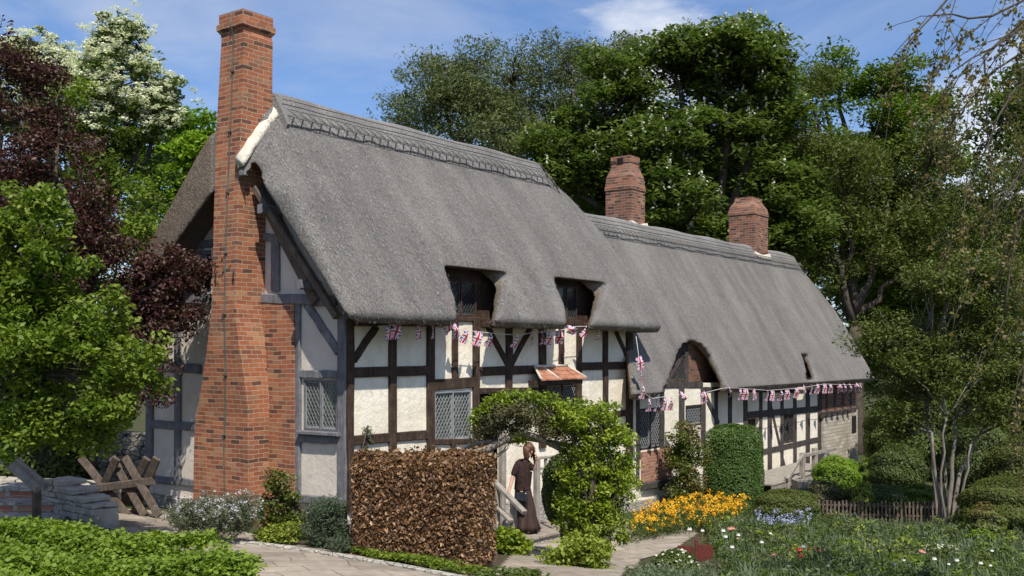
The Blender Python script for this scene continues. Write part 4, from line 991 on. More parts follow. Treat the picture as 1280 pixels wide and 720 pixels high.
# flower candles
PT = []
o = np.argsort(-(Pc[:, 2] * .0 + ((Pc - np.array(CAM)) @ np.array((-FX_, -FY_, .25)))))[:210]
for i in o:
    d = np.array((-FX_ + rng.normal() * .5, -FY_ + rng.normal() * .5, .6)); d /= np.linalg.norm(d); PT.append(Pc[i] + d * rc[i] * np.array((.8, .8, .32)))
PT = np.array(PT); q = np.repeat(PT, 9, 0); hh = np.tile(np.linspace(0, .34, 9), len(PT)); q[:, 2] += hh; q[:, :2] += rng.normal(size=(len(q), 2)) * (.075 * (1.2 - hh / .34))[:, None]
cnd = leaf_obj('flower_candles', [leaves(q, .10, .8, .2)], M['pt_cream'], c1); tag(cnd, kind='stuff')
tree('oak_tree', 'bright green open oak showing sky between its branches, right of the chestnut', 'tree', base_at(1055, 44),
     lobes_px([(1050, 85, 45, 30), (1110, 95, 50, 30), (1150, 130, 40, 30), (1030, 120, 35, 35), (1090, 160, 80, 40), (1140, 210, 60, 45), (1050, 220, 70, 50), (1100, 270, 80, 50)], 44),
     460, 100, .62, .18, 'lf_oak', tr=.34, flat=.55, up=.6, group=G1, twigs=150, fork=.4, shell=.3)
tree('ash_tree', 'dull olive leaning tree in front of the oak, over the far end of the roof', 'tree', base_at(1070, 39),
     lobes_px([(1010, 110, 40, 40), (1000, 180, 50, 50), (1050, 210, 70, 45), (1020, 250, 60, 50), (1110, 250, 70, 50), (1060, 310, 70, 50), (1160, 200, 40, 60), (1140, 320, 60, 50)], 39),
     460, 120, .6, .16, 'lf_ash', tr=.28, flat=.8, aspect=.35, up=.3, group=G1, twigs=90, shell=.35)
tree('maple_tree', 'low mid green tree filling the gap beside the far roof end', 'tree', base_at(1150, 42),
     lobes_px([(1080, 360, 60, 50), (1140, 380, 70, 60), (1200, 350, 60, 60), (1120, 430, 70, 60), (1210, 430, 70, 60), (1100, 450, 20, 60), (1140, 500, 40, 40)], 42),
     380, 130, .65, .17, 'lf_oak', tr=.2, flat=.6, up=.5, group=G1, twigs=40, shell=.3)
tree('birch_tree', 'thin drooping small-leaved tree at the right edge behind the garden', 'tree', base_at(1270, 37),
     lobes_px([(1230, 250, 45, 60), (1280, 200, 40, 60), (1270, 320, 50, 60), (1210, 330, 40, 50), (1320, 300, 60, 90), (1250, 400, 50, 50)], 37),
     300, 100, .6, .13, 'lf_ash', tr=.16, flat=1., aspect=.4, up=.1, droop=.8, group=G1, twigs=140, shell=.2, bil=False)
for (px, dd, L_, nc, lb) in ((1330, 46, [(1290, 180, 80, 90), (1370, 160, 90, 110), (1300, 320, 90, 100), (1400, 320, 100, 100)], 260, 'broad dark tree beyond the right edge of the garden'),
                         (820, 56, [(760, 250, 90, 70), (880, 250, 110, 90), (980, 270, 110, 90), (700, 270, 80, 60), (880, 330, 140, 60), (930, 200, 80, 80)], 520, 'low dark wood edge seen beneath the horse chestnut'),
                         (420, 56, [(470, 215, 40, 30), (400, 240, 60, 40), (340, 260, 70, 40), (540, 250, 60, 30)], 130, 'distant round tree mostly hidden behind the thatched ridge'),
                         (1200, 50, [(1180, 300, 90, 90), (1240, 380, 100, 90), (1120, 400, 90, 80)], 260, 'dense dark tree standing furthest back on the right')):
    tree('background_tree', lb, 'tree', base_at(px, dd), lobes_px(L_, dd), nc, 150, 1.15, .3, 'lf_chest', tr=.35, flat=.6, group=G1, twigs=25, shell=.3)

# ================================================================ TREES ON THE LEFT
t_, Ph, rh = tree('whitebeam_tree', 'tall tree with white blossom clusters behind the copper-leaved tree', 'tree', base_at(80, 21),
     lobes_px([(120, 110, 70, 50), (170, 140, 40, 55), (60, 80, 60, 35), (150, 60, 30, 30), (185, 95, 22, 30), (200, 150, 25, 30), (210, 120, 14, 20), (120, 180, 80, 40), (150, 230, 60, 50), (40, 150, 60, 50), (190, 290, 25, 50)], 21),
     400, 60, .28, .11, 'lf_haw', tr=.16, flat=.6, group='trees on the left', twigs=170, shell=.35, fork=.55)
sel = [i for i in range(len(Ph)) if Ph[i][2] > at_depth(100, 170, 21).z]
fc = np.array([Ph[i] + np.array((-.5, -.5, .6)) * rh[i] * .6 + rng.normal(size=3) * .17 for i in sel for _ in range(5)])
fl = leaf_obj('blossom', [clumps(fc, np.full(len(fc), .12), 24, .055, .5, .9, 1.2)], M['pt_white'], t_); tag(fl, kind='stuff')
# long sprays reaching up to the sky
sp = MB(); tips = []
for a_, b_ in (((120, 120), (128, 22)), ((120, 110), (170, 35)), ((150, 110), (196, 85)), ((160, 130), (224, 102)), ((120, 100), (50, 40)), ((150, 95), (150, 40))):
    A = at_depth(*a_, 21); B = at_depth(*b_, 20.6); pp = wander(A, B, 6, .07); tube_np(sp, pp, .022, .006, 5); tips += [pp[-1], pp[-2], pp[-3], pp[-4]]
sp.build('sprays', M['bark'], t_)
tipa = np.array([tuple(p) for p in tips])
leaf_obj('spray_leaves', [clumps(tipa, np.full(len(tipa), .16), 40, .1, .7)], M['lf_haw'], t_)
f2 = leaf_obj('spray_blossom', [clumps(tipa + np.array((0, 0, .08)), np.full(len(tipa), .11), 34, .055, .5, .9, 1.2)], M['pt_white'], t_); tag(f2, kind='stuff')
tree('field_maple_tree', 'fresh yellow-green tree between the blossom and the tall chimney', 'tree', base_at(225, 27),
     lobes_px([(215, 150, 22, 28), (245, 165, 26, 34), (225, 200, 38, 30), (205, 240, 45, 40), (190, 290, 40, 40), (250, 230, 25, 40), (170, 200, 30, 40)], 27),
     150, 120, .42, .14, 'lf_lime', tr=.14, flat=.6, group='trees on the left', twigs=40)
tree('copper_plum_tree', 'dark purple copper-leaved tree reaching across the gable', 'tree', base_at(-60, 17),
     lobes_px([(30, 115, 44, 56), (72, 175, 44, 52), (30, 200, 60, 60), (115, 250, 36, 46), (60, 280, 70, 50), (-10, 90, 50, 50), (130, 310, 40, 36), (90, 330, 40, 40), (165, 350, 30, 30)], 17) +
     lobes_px([(200, 340, 40, 28), (245, 330, 26, 16), (180, 380, 42, 34), (215, 400, 28, 26), (280, 335, 18, 10), (150, 420, 50, 40), (212, 450, 20, 24), (175, 300, 20, 16), (160, 480, 30, 50), (205, 490, 10, 18), (232, 360, 26, 20), (238, 395, 14, 20)], 17.2),
     560, 75, .24, .075, 'lf_plum', tr=.13, flat=.75, up=.3, group='trees on the left', twigs=190, shell=.05, tone=.35)
tree('apple_tree', 'bright leafy green tree in front of the copper one at the left edge', 'tree', base_at(-70, 13.2),
     lobes_px([(25, 285, 55, 42), (65, 345, 52, 40), (20, 370, 60, 55), (105, 425, 60, 42), (60, 450, 80, 50), (150, 455, 48, 36), (30, 500, 50, 30), (120, 500, 55, 30), (-20, 320, 60, 90), (190, 440, 22, 18), (125, 545, 16, 22), (20, 545, 60, 26), (80, 535, 40, 26), (200, 480, 12, 14), (60, 255, 18, 18), (130, 385, 26, 18), (165, 505, 12, 14)], 13.2),
     560, 62, .19, .085, 'lf_apple', tr=.08, flat=.8, up=.3, aspect=.5, group='trees on the left', twigs=120, shell=.5, fork=.5, tone=.5)
tree('hazel_bush', 'yellow-green leaves showing between the copper tree and the apple tree', 'tree', base_at(120, 19),
     lobes_px([(60, 200, 40, 40), (20, 250, 40, 40), (120, 290, 40, 40), (170, 260, 26, 40), (150, 350, 40, 30), (90, 120, 20, 20)], 18.4), 120, 60, .3, .10, 'lf_apple', tr=.06, group='trees on the left', twigs=60, shell=.1)
for px_, yt_, w__, lb_ in ((10, 520, 120, 'dark bush behind the brick steps'), (75, 528, 90, 'dark bush between the apple tree and the rubble wall')):
    shrub('dark_bush', lb_, 'bush', px_, 19.2, w__, yt_, 'lf_chest', 5000, .09, 2.2, .3, lumps=.1, loose=.1)
tree('background_tree', 'dark shrubby tree closing the view behind the left stone wall', 'tree', base_at(60, 25),
     lobes_px([(20, 420, 90, 110), (120, 450, 80, 100), (-60, 440, 80, 120), (60, 330, 80, 90)], 25), 200, 130, .5, .16, 'lf_chest', tr=.15, group='trees on the left', twigs=20)

# ================================================================ RIGHT-HAND TREES IN THE GARDEN
M['bark_grey'] = timber('grey_brown_bark', (.09, .075, .06), (.19, .165, .14), (.33, .30, .26))
# multi-stemmed small tree
D_ = 21.6; b0 = base_at(1185, D_)
t_ = thing('crab_apple_tree', 'small multi-stemmed tree with pale forked trunks in the right of the garden', 'tree', b0)
wood = MB(); lob = lobes_px([(1140, 400, 60, 45), (1200, 370, 60, 45), (1120, 460, 45, 36), (1190, 450, 70, 45), (1250, 420, 50, 50), (1150, 500, 50, 26), (1230, 490, 45, 30), (1180, 340, 50, 30), (1095, 425, 36, 30), (1265, 370, 50, 50), (1130, 530, 34, 20), (1230, 525, 36, 24), (1270, 480, 40, 40)], D_)
P, ks = in_lobes(billow(lob, 6, .6), 420, .2)
forks = []
for (x0, x1, x2, y1, y2, dx, r_) in ((1178, 1172, 1165, 610, 540, -.2, .055), (1183, 1190, 1192, 600, 520, .15, .06), (1186, 1200, 1222, 590, 545, .3, .055), (1180, 1182, 1178, 600, 500, .35, .045), (1176, 1166, 1160, 590, 505, .1, .04), (1187, 1206, 1214, 600, 555, -.1, .035), (1181, 1176, 1184, 590, 520, -.3, .035)):
    A = at_depth(x0, 668, D_ + dx); B = at_depth(x1, y1, D_ + dx * 1.5); Cc = at_depth(x2, y2, D_ + dx * 2)
    pp = [A] + wander(A, B, 3, .03)[1:] + wander(B, Cc, 3, .05)[1:]; tube_np(wood, pp, r_, r_ * .5, 8); forks.append((pp[-1], r_ * .5))
fa = np.array([tuple(f[0]) for f in forks])
for i in rng.choice(len(P), 150, replace=False):
    j_ = int(np.linalg.norm(fa - P[i], axis=1).argmin()); tube_np(wood, wander(forks[j_][0], Vector(P[i]), 5, .07), forks[j_][1] * .6, .006, 5)
wood.build('trunk', M['bark_grey'], t_)
leaf_obj('crown', [clumps(P, .36 * rng.uniform(.6, 1.4, len(P)), 125, .075, .6, .5, .4)], M['lf_ash'], t_)

# overhanging boughs whose trunk stands just outside the frame
t_ = thing('overhanging_tree', 'nearly bare boughs with tiny coppery leaf buds hanging in at the top right', 'tree', base_at(1460, 11))
wood = MB(); b1 = base_at(1460, 11); tk = [b1, at_depth(1455, 300, 11), at_depth(1440, 60, 11), at_depth(1420, -120, 11)]
tube_np(wood, tk, .2, .12, 9); tw = []
def bough(pts, r0, r1, depth=0):
    pw = [at_depth(p[0], p[1], p[2]) for p in pts] if depth == 0 else pts
    out = []
    for a_, b_ in zip(pw[:-1], pw[1:]): out += wander(a_, b_, 3, .05)[:-1]
    out.append(pw[-1]); tube_np(wood, out, r0, r1, 6 if depth == 0 else 4)
    n = len(out)
    if depth < 2 and (depth == 0 or random.random() < .5):
        L_ = sum((out[i+1] - out[i]).length for i in range(n - 1))
        for i in range(n):
            for _ in range(1):
                if i == 0: continue
                d = (out[min(i + 1, n - 1)] - out[i - 1]).normalized(); dv = Vector((random.uniform(-1, 1), random.uniform(-1, 1), random.uniform(-1.1, .35)))
                q = out[i]; ln = (random.uniform(.5, .95) if depth == 0 else random.uniform(.2, .5)); p1 = q + (d * .6 + dv * .7).normalized() * ln; p1.z -= ln * .25
                bough([q, q.lerp(p1, .5) + Vector((0, 0, .05)), p1], r1 * (.8 if depth == 0 else .6), .0035, depth + 1)
    if depth >= 1:
        for p in out[1:]: tw.append(tuple(p))
for bp in ([(1430, -80, 11), (1340, -40, 10.2), (1270, 40, 10.1), (1190, 90, 10.0)], [(1440, 80, 11), (1370, 120, 10.4), (1290, 180, 10.2), (1230, 300, 10.2)], [(1430, -60, 11), (1330, -30, 10.6), (1240, 20, 10.4), (1160, 20, 10.2)], [(1440, 40, 11), (1350, 60, 10.5), (1270, 110, 10.3), (1215, 220, 10.2)], [(1440, 100, 11), (1340, 160, 10.7), (1280, 260, 10.6), (1255, 400, 10.5)],
           [(1420, -100, 11), (1300, -60, 10), (1200, -20, 9.8), (1130, 60, 9.7)], [(1440, 60, 11), (1340, 30, 11.4), (1240, 90, 11.6), (1190, 150, 11.6)], [(1440, 160, 11), (1350, 260, 11.2), (1295, 400, 11.2), (1270, 500, 11.2)], [(1430, 0, 11), (1300, 10, 10.8), (1230, 70, 10.8), (1235, 180, 10.8)]):
    bough(bp, .022, .007)
wood.build('trunk', M['bark'], t_)
tw = np.array(tw); tw = tw[rng.random(len(tw)) < .6]
leaf_obj('leaf_buds', [clumps(tw, np.full(len(tw), .05), 6, .046, .8, .6, .2)], M['lf_copper'], t_)

M['pt_lav'] = leafmat('pale_lilac_petals', [(.34, .32, .36), (.5, .48, .5), (.42, .38, .46)], .6, .2)
GC = 'clipped shrubs by the far doorway'
shrub('clipped_yew', 'tall block-shaped clipped yew standing against the lower front wall', 'topiary', 917, 24.3, 70, 531, 'lf_yew', 26000, .05, 4.2, .06, group=None, lumps=.02, ybot=640)
shrub('clipped_dome', 'low wide olive dome of clipped box behind the yellow flowers', 'topiary', 983, 21.5, 84, 612, 'lf_ash', 16000, .045, 2.4, .10, group='low domes in the flower garden')
shrub('clipped_dome', 'bright fresh green bush behind the wooden planter', 'bush', 1045, 26, 62, 571, 'lf_lime', 11000, .06, 2.3, .2, lumps=.07)
shrub('clipped_dome', 'grey-green rounded bush with white flowers beneath the stone end wall', 'bush', 1122, 27, 76, 556, 'lf_box', 13000, .06, 2.2, .14, group='low domes in the flower garden')
shrub('clipped_dome', 'flat-topped low green bush just behind the little picket fence', 'bush', 1095, 23.4, 80, 606, 'lf_box', 11000, .05, 2.8, .14)
shrub('green_bush', 'mid green bush between the flat-topped bush and the forked tree', 'bush', 1150, 24, 60, 606, 'lf_oak', 9000, .06, 2.3, .22, lumps=.08)
shrub('clipped_mound', 'large billowing clipped mound at the right edge, lower front one', 'topiary', 1262, 20.5, 128, 598, 'lf_ash', 26000, .05, 2.3, .10, lumps=.06)
shrub('clipped_mound', 'tall clipped bush rising behind the mounds at the right edge', 'topiary', 1225, 25, 90, 520, 'lf_box', 20000, .055, 2.3, .12, lumps=.07)
shrub('clipped_mound', 'middle clipped mound cut by the right edge of the picture', 'topiary', 1285, 24, 110, 545, 'lf_ash', 22000, .055, 2.3, .12, lumps=.07)
shrub('white_flower_bush', 'small bush dotted with white flowers in front of the far stone wall', 'bush', 1088, 29, 34, 574, 'lf_oak', 5000, .07, 2.2, .25, lumps=.1)
shrub('twiggy_bush', 'brown twiggy shrub beside the bright bush near the planter', 'bush', 1030, 23.5, 52, 598, 'lf_twig', 7000, .05, 2.1, .4, lumps=.12, loose=.2)
shrub('yellow_spiraea', 'small bright yellow-leaved shrub below the stone end wall', 'bush', 1078, 22.8, 26, 603, 'lf_gold', 2600, .06, 2.1, .4, lumps=.15, loose=.2, ybot=640)
shrub('laurel_bush', 'dark shrub with yellow-flecked leaves at the end of the cottage', 'bush', 1112, 40, 56, 512, 'lf_oak', 9000, .1, 2.2, .3, lumps=.1, loose=.1)
shrub('mixed_shrub', 'dark mixed shrub in front of the middle clipped mound', 'bush', 1232, 19.5, 50, 630, 'lf_rose', 6000, .055, 2.1, .35, lumps=.12, loose=.15)
# clipped ball on a stem under the arch and the shrub to its side
t_, b, c, r = shrub('clipped_ball', 'soft green ball-shaped bush on a short trunk beside the gate rail', 'topiary', 698, 16.0, 44, 570, 'lf_box', 12000, .045, 2.1, .2, lumps=.05, ybot=652)
q = MB(); p_ = base_at(703, 16.0); q.tube([p_, (p_.x + .02, p_.y, p_.z + .35), (c[0], c[1], c[2])], [.05, .045, .04], 7); q.build('trunk', M['bark'], t_)

# ---- climbing honeysuckle on a rustic arch
arch = thing('rustic_arch', 'rustic arch of crooked branches spanning from the brown hedge to the honeysuckle', 'arch', base_at(612, 14.6))
AD = 14.6
def ad(px, py, d=AD): return at_depth(px, py, d)
mb = MB(); tube_np(mb, [ad(568, 574), ad(590, 568), ad(612, 560), ad(632, 550), ad(652, 541), ad(668, 545), ad(690, 556, 14.8), ad(708, 566, 14.95)], .06, .035, 8); mb.build('arch_bough', M['bark_pale'], arch)
mb = MB(); tube_np(mb, [ad(562, 572, 14.9), ad(595, 556, 15.2), ad(628, 552, 15.3), ad(660, 548, 15.3), ad(720, 558, 15.3), ad(750, 570, 15.2)], .05, .035, 8); mb.build('arch_bough', M['bark_pale'], arch)
for (x, y0, y1, r_) in ((609, 566, 716, .05), (583, 575, 712, .04), (738, 590, 705, .04)):
    mb = MB(); A = ad(x, y1); mb.tube(wander(ad(x + 2, y0), Vector((A.x, A.y, g(A.x) - .1)), 5, .015), r_, 8); mb.build('arch_post', M['bark_pale'] if x < 700 else M['bark'], arch)
for a_, b_, r_ in (((572, 566), (606, 571), .04), ((578, 590), (612, 556), .03), ((640, 545), (650, 528), .02), ((655, 545), (664, 520), .02)):
    mb = MB(); tube_np(mb, wander(ad(*a_), ad(*b_, 14.9), 4, .04), r_, r_ * .7, 7); mb.build('cross_branch', M['bark_pale'], arch)
def climber(name, label, lob, n, cr, nper, lsize, mat, basept, mat2=None, stems=()):
    t = thing(name, label, 'climbing plant', basept); P, ks = in_lobes(lob, n, .15)
    mb = MB()
    for pts in stems: tube_np(mb, pts, .026, .009, 6)
    top = [Vector(p) for pts in stems for p in pts[2:]]
    ta = np.array([tuple(p) for p in top])
    for i in rng.choice(len(P), min(len(P), 110), replace=False):
        j_ = int(np.linalg.norm(ta - P[i], axis=1).argmin()); tube_np(mb, wander(top[j_], Vector(P[i]), 4, .09), .011, .004, 4)
    mb.build('stems', M['bark'], t)
    k1 = len(P) if mat2 is None else int(len(P) * .65)
    leaf_obj('foliage', [clumps(P[:k1], cr * rng.uniform(.6, 1.4, k1), nper, lsize, .75, .5, .4)], M[mat], t)
    return t
climber('honeysuckle', 'bright yellow-green honeysuckle tumbling over the arch to the ground', lobes_px([(745, 530, 40, 34), (715, 520, 42, 24), (765, 560, 30, 36), (770, 600, 30, 36), (740, 620, 36, 40), (760, 650, 34, 36), (745, 580, 30, 30), (715, 600, 20, 40), (712, 640, 18, 30), (690, 508, 22, 12), (722, 555, 24, 26), (735, 665, 26, 20), (750, 615, 30, 40)], 14.8),
        430, .16, 60, .06, 'lf_honey', base_at(745, 14.9), stems=[[ad(745, 700), ad(750, 650), ad(742, 600), ad(748, 560), ad(735, 530), ad(700, 515)], [ad(728, 700), ad(735, 640), ad(728, 590), ad(715, 545), ad(690, 520)], [ad(760, 700), ad(765, 640), ad(772, 600), ad(760, 560), ad(750, 530)]])
climber('brown_climber', 'half-bare brownish climber tangled over the left half of the arch', lobes_px([(635, 520, 36, 16), (665, 525, 38, 18), (610, 528, 22, 14), (700, 535, 26, 14), (650, 515, 44, 14), (690, 540, 26, 14), (600, 540, 20, 10)], 14.7),
        200, .13, 52, .042, 'lf_twig', base_at(609, 14.7), stems=[[ad(611, 716), ad(608, 640), ad(610, 575), ad(625, 540), ad(650, 525), ad(690, 525)], [ad(612, 716), ad(612, 640), ad(600, 570), ad(606, 535), ad(640, 515)]])
climber('clematis', 'small fresh green sprigs sprouting on top of the brown climber', lobes_px([(625, 503, 22, 8), (655, 497, 24, 8), (612, 510, 12, 8), (645, 545, 14, 8), (598, 520, 9, 9)], 14.7),
        60, .12, 60, .055, 'lf_honey', base_at(620, 14.75), stems=[[ad(614, 716), ad(614, 640), ad(615, 575), ad(620, 520), ad(655, 500)]])
climber('variegated_shrub', 'golden green variegated shrub at the foot of the honeysuckle', lobes_px([(720, 690, 32, 22), (745, 682, 24, 22), (700, 705, 24, 16), (735, 712, 30, 16)], 13.8), 130, .13, 70, .06, 'lf_gold', base_at(722, 13.8), stems=[[base_at(722, 13.8), at_depth(722, 710, 13.8), at_depth(715, 695, 13.8), at_depth(735, 685, 13.8)]])
climber('laurel_shrub', 'glossy green shrub beneath the handrail beside the brown hedge', lobes_px([(632, 672, 20, 18), (645, 685, 18, 16), (625, 695, 16, 14)], 14.9), 70, .12, 55, .075, 'lf_honey', base_at(635, 14.9), stems=[[base_at(635, 14.9), at_depth(635, 690, 14.9), at_depth(632, 680, 14.9), at_depth(640, 670, 14.9)]])
climber('climbing_rose', 'climbing rose growing up the lower front wall left of the clipped yew', lobes_px([(855, 545, 20, 16), (850, 575, 20, 20), (862, 605, 18, 20), (848, 620, 16, 12), (872, 570, 12, 30)], 23.6), 120, .2, 80, .07, 'lf_rose', base_at(858, 23.6), stems=[[base_at(858, 23.7), at_depth(858, 620, 23.7), at_depth(855, 590, 23.7), at_depth(850, 560, 23.7), at_depth(858, 535, 23.7)]])
climber('wall_plant', 'tall thin sprig of leaves against the cream wall behind the hedge', lobes_px([(452, 560, 8, 14), (458, 545, 5, 12)], 16.3), 22, .08, 30, .045, 'lf_grey', base_at(452, 16.2), stems=[[base_at(452, 16.2), at_depth(452, 590, 16.2), at_depth(452, 565, 16.2), at_depth(460, 532, 16.2)]])

# ---- beech hedge: a clipped block, slightly bowed
HA = on_ground(436, 693); HB = on_ground(592, 713); dA = (HA - CAM).dot(Vector((FX_, FY_, 0))); dB = (HB - CAM).dot(Vector((FX_, FY_, 0))); print('HEDGE', dA, dB); hd = thing('beech_hedge', 'rectangular clipped hedge of dry brown beech leaves beside the path', 'hedge', (HA + HB) / 2)
u_ = (HB - HA); HL = u_.length; u_.z = 0; u_.normalize(); v_ = Vector((-u_.y, u_.x, 0))   # v_ points to the house
if v_.dot(Vector((FX_, FY_, 0))) < 0: v_ = -v_
HT = at_depth(434, 574, dA).z; HT2 = at_depth(592, 572, dB).z; HW_ = .6
def hz(s): return (HT + (HT2 - HT) * s)
def gh(s): return (HA.z + (HB.z - HA.z) * s)
mb = MB(); rr_ = []
for i in range(9):
    s = i / 8; c = HA + u_ * (HL * s); a_ = .09
    lo, hi = gh(s) - .15, hz(s) - a_
    rr_.append([(c.x + v_.x * a_, c.y + v_.y * a_, lo), (c.x + v_.x * (HW_ - a_), c.y + v_.y * (HW_ - a_), lo), (c.x + v_.x * (HW_ - a_), c.y + v_.y * (HW_ - a_), hi), (c.x + v_.x * a_, c.y + v_.y * a_, hi)])
mb.loft(rr_); mb.build('branches', M['corebrown'], hd)
n = 80000; s = rng.random(n); face = rng.random(n); dep = rng.random(n) ** 1.4 * .13
h_ = HT - HA.z + (HT2 - HB.z - HT + HA.z) * s; q = rng.random(n)
zf = gh(s) + h_ * q; zr = hz(s)
wob = .012 * np.sin(s * 9 + q * 4) + .010 * np.sin(s * 17 - q * 9) + rng.normal(size=n) * .012
fr = face < .55; tp = (face >= .55) & (face < .80); lf = (face >= .80) & (face < .90); rt = face >= .9
across = np.where(fr, dep + wob, np.where(tp, q * HW_, q * HW_)); along = np.where(lf, dep * .8 + wob, np.where(rt, HL - dep * .8 + wob, s * HL)); q2 = rng.random(n)
zz = np.where(fr, zf, np.where(tp, zr - dep * .8 + wob + .02 + .035 * np.sin(s * 14) * np.sin(s * 5 + 1) - .10 * np.clip(.12 - q, 0, .12) / .12 - .08 * np.clip(s - .95, 0, .05) / .05 - .08 * np.clip(.05 - s, 0, .05) / .05, gh(s) + h_ * q2))
P = np.array(tuple(HA)) + np.outer(along, tuple(u_)) + np.outer(across, tuple(v_)); P[:, 2] = zz
# clipped but softened corners
cz_ = np.clip((zz - (zr - .16)) / .16, 0, 1) ** 2; ce_ = np.clip((.12 - along) / .12, 0, 1) ** 2 - np.clip((along - (HL - .12)) / .12, 0, 1) ** 2
P += np.outer(cz_ * np.where(across < HW_ * .5, .07, -.07), tuple(v_)) + np.outer(np.abs(ce_) * np.where(across < .1, .07, 0), tuple(v_))
nr = np.where(fr[:, None], -np.array(tuple(v_)), np.where(tp[:, None], np.array((0, 0, 1.)), np.where(lf[:, None], -np.array(tuple(u_)), np.array(tuple(u_)))))
hole = (np.sin(P[:, 0] * 6.1 + 1) * np.sin(P[:, 2] * 7.3) * np.sin(P[:, 1] * 5.2 + P[:, 2] * 3)) ; keep_ = rng.random(n) > np.clip(hole * .9, 0, .6); P = P[keep_]; nr = nr[keep_]
leaf_obj('foliage', [leaves(P, .054, .5, .0, nrm=nr * .3, jitter=.6)], M['lf_beech'], hd)
tw_ = MB(); sp2 = []
for i_ in range(70):
    s2 = random.random(); a_ = HA + u_ * (HL * s2) + v_ * random.uniform(.02, HW_); a_.z = hz(s2) - .03; b_ = a_ + Vector((random.uniform(-.05, .05), random.uniform(-.05, .05), random.uniform(.04, .14))); tube_np(tw_, [a_, a_.lerp(b_, .5) + Vector((.01, 0, 0)), b_], .004, .002, 4); sp2 += [tuple(b_), tuple(a_.lerp(b_, .6))]
tag(tw_.build('shoots', M['bark'], hd), kind='stuff'); sp2 = np.array(sp2); leaf_obj('shoot_leaves', [clumps(sp2, np.full(len(sp2), .03), 4, .05, 1, .55, .2)], M['lf_beech'], hd)

# ================================================================ LOW PLANTING
def bush_set(name, label, catg, spots, d_from_ground=True, **kw): pass
def spiky(name, label, catg, lob, n, nper, h, mat, basept, spread=.12, flower=None, fs=.03, group=None, size=.05):
    """upright stems densely set with narrow leaves"""
    t = thing(name, label, catg, basept, group); P, ks = in_lobes(lob, n, 0.)
    C_ = np.repeat(P, nper, 0); z_ = rng.random(len(C_)); d = rng.normal(size=(n, 3)) * spread; d[:, 2] = h; D2 = np.repeat(d, nper, 0)
    Q = C_ + D2 * z_[:, None] + rng.normal(size=C_.shape) * .02
    leaf_obj('foliage', [leaves(Q, size, .22, .0, rnd=np.clip(np.repeat(rng.random(n), nper) * .5 + z_ * .2 + rng.random(len(Q)) * .3, 0, 1))], M[mat], t)
    if flower:
        T = P + d * 1.02; T = T[rng.random(len(T)) < .3]; fo = leaf_obj('flower_heads', [clumps(T, np.full(len(T), fs * 1.2), 7, fs, 1, .8, .3)], M[flower], t); tag(fo, kind='stuff')
    return t
LG = 'low bushes along the foot of the gable'
spiky('lavender_bush', 'grey-green lavender bush left of the tall chimney base', 'bush', lobes_px([(235, 655, 26, 14), (255, 650, 26, 16)], 13.9), 420, 26, .2, 'lf_lav', base_at(240, 13.9), flower='pt_lav', group=LG)
spiky('lavender_bush', 'silvery flowering bush right in front of the tall chimney base', 'bush', lobes_px([(285, 660, 30, 16), (300, 650, 22, 18)], 13.7), 460, 26, .22, 'lf_lav', base_at(290, 13.7), flower='pt_lav', group=LG)
spiky('rosemary_bush', 'dark spiky rosemary bush below the gable window beside the hedge', 'bush', lobes_px([(405, 668, 22, 20), (410, 650, 18, 16), (422, 680, 14, 12)], 13.9), 520, 34, .2, 'lf_rosm', base_at(408, 13.9), group=LG)
spiky('rosemary_bush', 'small dark herb tuft between the path edge and the hedge corner', 'bush', lobes_px([(428, 688, 12, 7)], 13.4), 120, 24, .12, 'lf_rosm', base_at(430, 13.4), group=LG)
climber('rose_bush', 'rose bush with reddish young leaves against the chimney side', lobes_px([(347, 600, 16, 14), (355, 625, 18, 16), (345, 650, 20, 16), (370, 645, 14, 16), (332, 640, 10, 20)], 14.6), 130, .11, 45, .055, 'lf_rose', base_at(350, 14.6),
        stems=[[base_at(350, 14.6), at_depth(350, 650, 14.6), at_depth(348, 620, 14.6), at_depth(345, 590, 14.6)], [base_at(356, 14.6), at_depth(358, 650, 14.6), at_depth(362, 620, 14.6), at_depth(352, 600, 14.6)]])
climber('leafy_perennial', 'pale leafy plant at the foot of the rose bush', lobes_px([(340, 668, 18, 10), (365, 665, 16, 12)], 14.0), 70, .09, 40, .05, 'lf_gold', base_at(350, 14.0), stems=[[base_at(350, 14.0), at_depth(350, 672, 14.), at_depth(350, 668, 14.), at_depth(352, 664, 14.)]])
# kerb of the bed and its pebbles
kp = [on_ground(*q_) for q_ in ((205, 668), (260, 678), (320, 682), (380, 690), (440, 700), (500, 710), (560, 722), (600, 730))]
ked = thing('stone_edging', 'low edging of pale stones between the paved path and the planted bed', 'path edging', kp[3])
for a_, b_ in zip(kp[:-1], kp[1:]):
    n_ = 2
    for i in range(n_):
        p = a_.lerp(b_, i / n_); q_ = a_.lerp(b_, (i + .96) / n_); mb = MB(); mb.bar(p + Vector((0, 0, .0)), q_ + Vector((0, 0, .0)), .09, .10, jit=.006, seg=3); o = mb.build('kerb_stone', M['stone'], ked)

def on_g_in(poly_px, n, depth_bias=None):
    """n ground points inside the polygon given in the photo"""
    Pw = [on_ground(*q) for q in poly_px]; f = poly_inside(Pw); xs_ = [p[0] for p in Pw]; ys_ = [p[1] for p in Pw]; out = []
    while sum(len(o) for o in out) < n:
        x = rng.uniform(min(xs_), max(xs_), n * 2); y = rng.uniform(min(ys_), max(ys_), n * 2); ok = f(x, y); out.append(np.stack([x[ok], y[ok], gnp(x[ok])], -1))
    return np.concatenate(out)[:n]
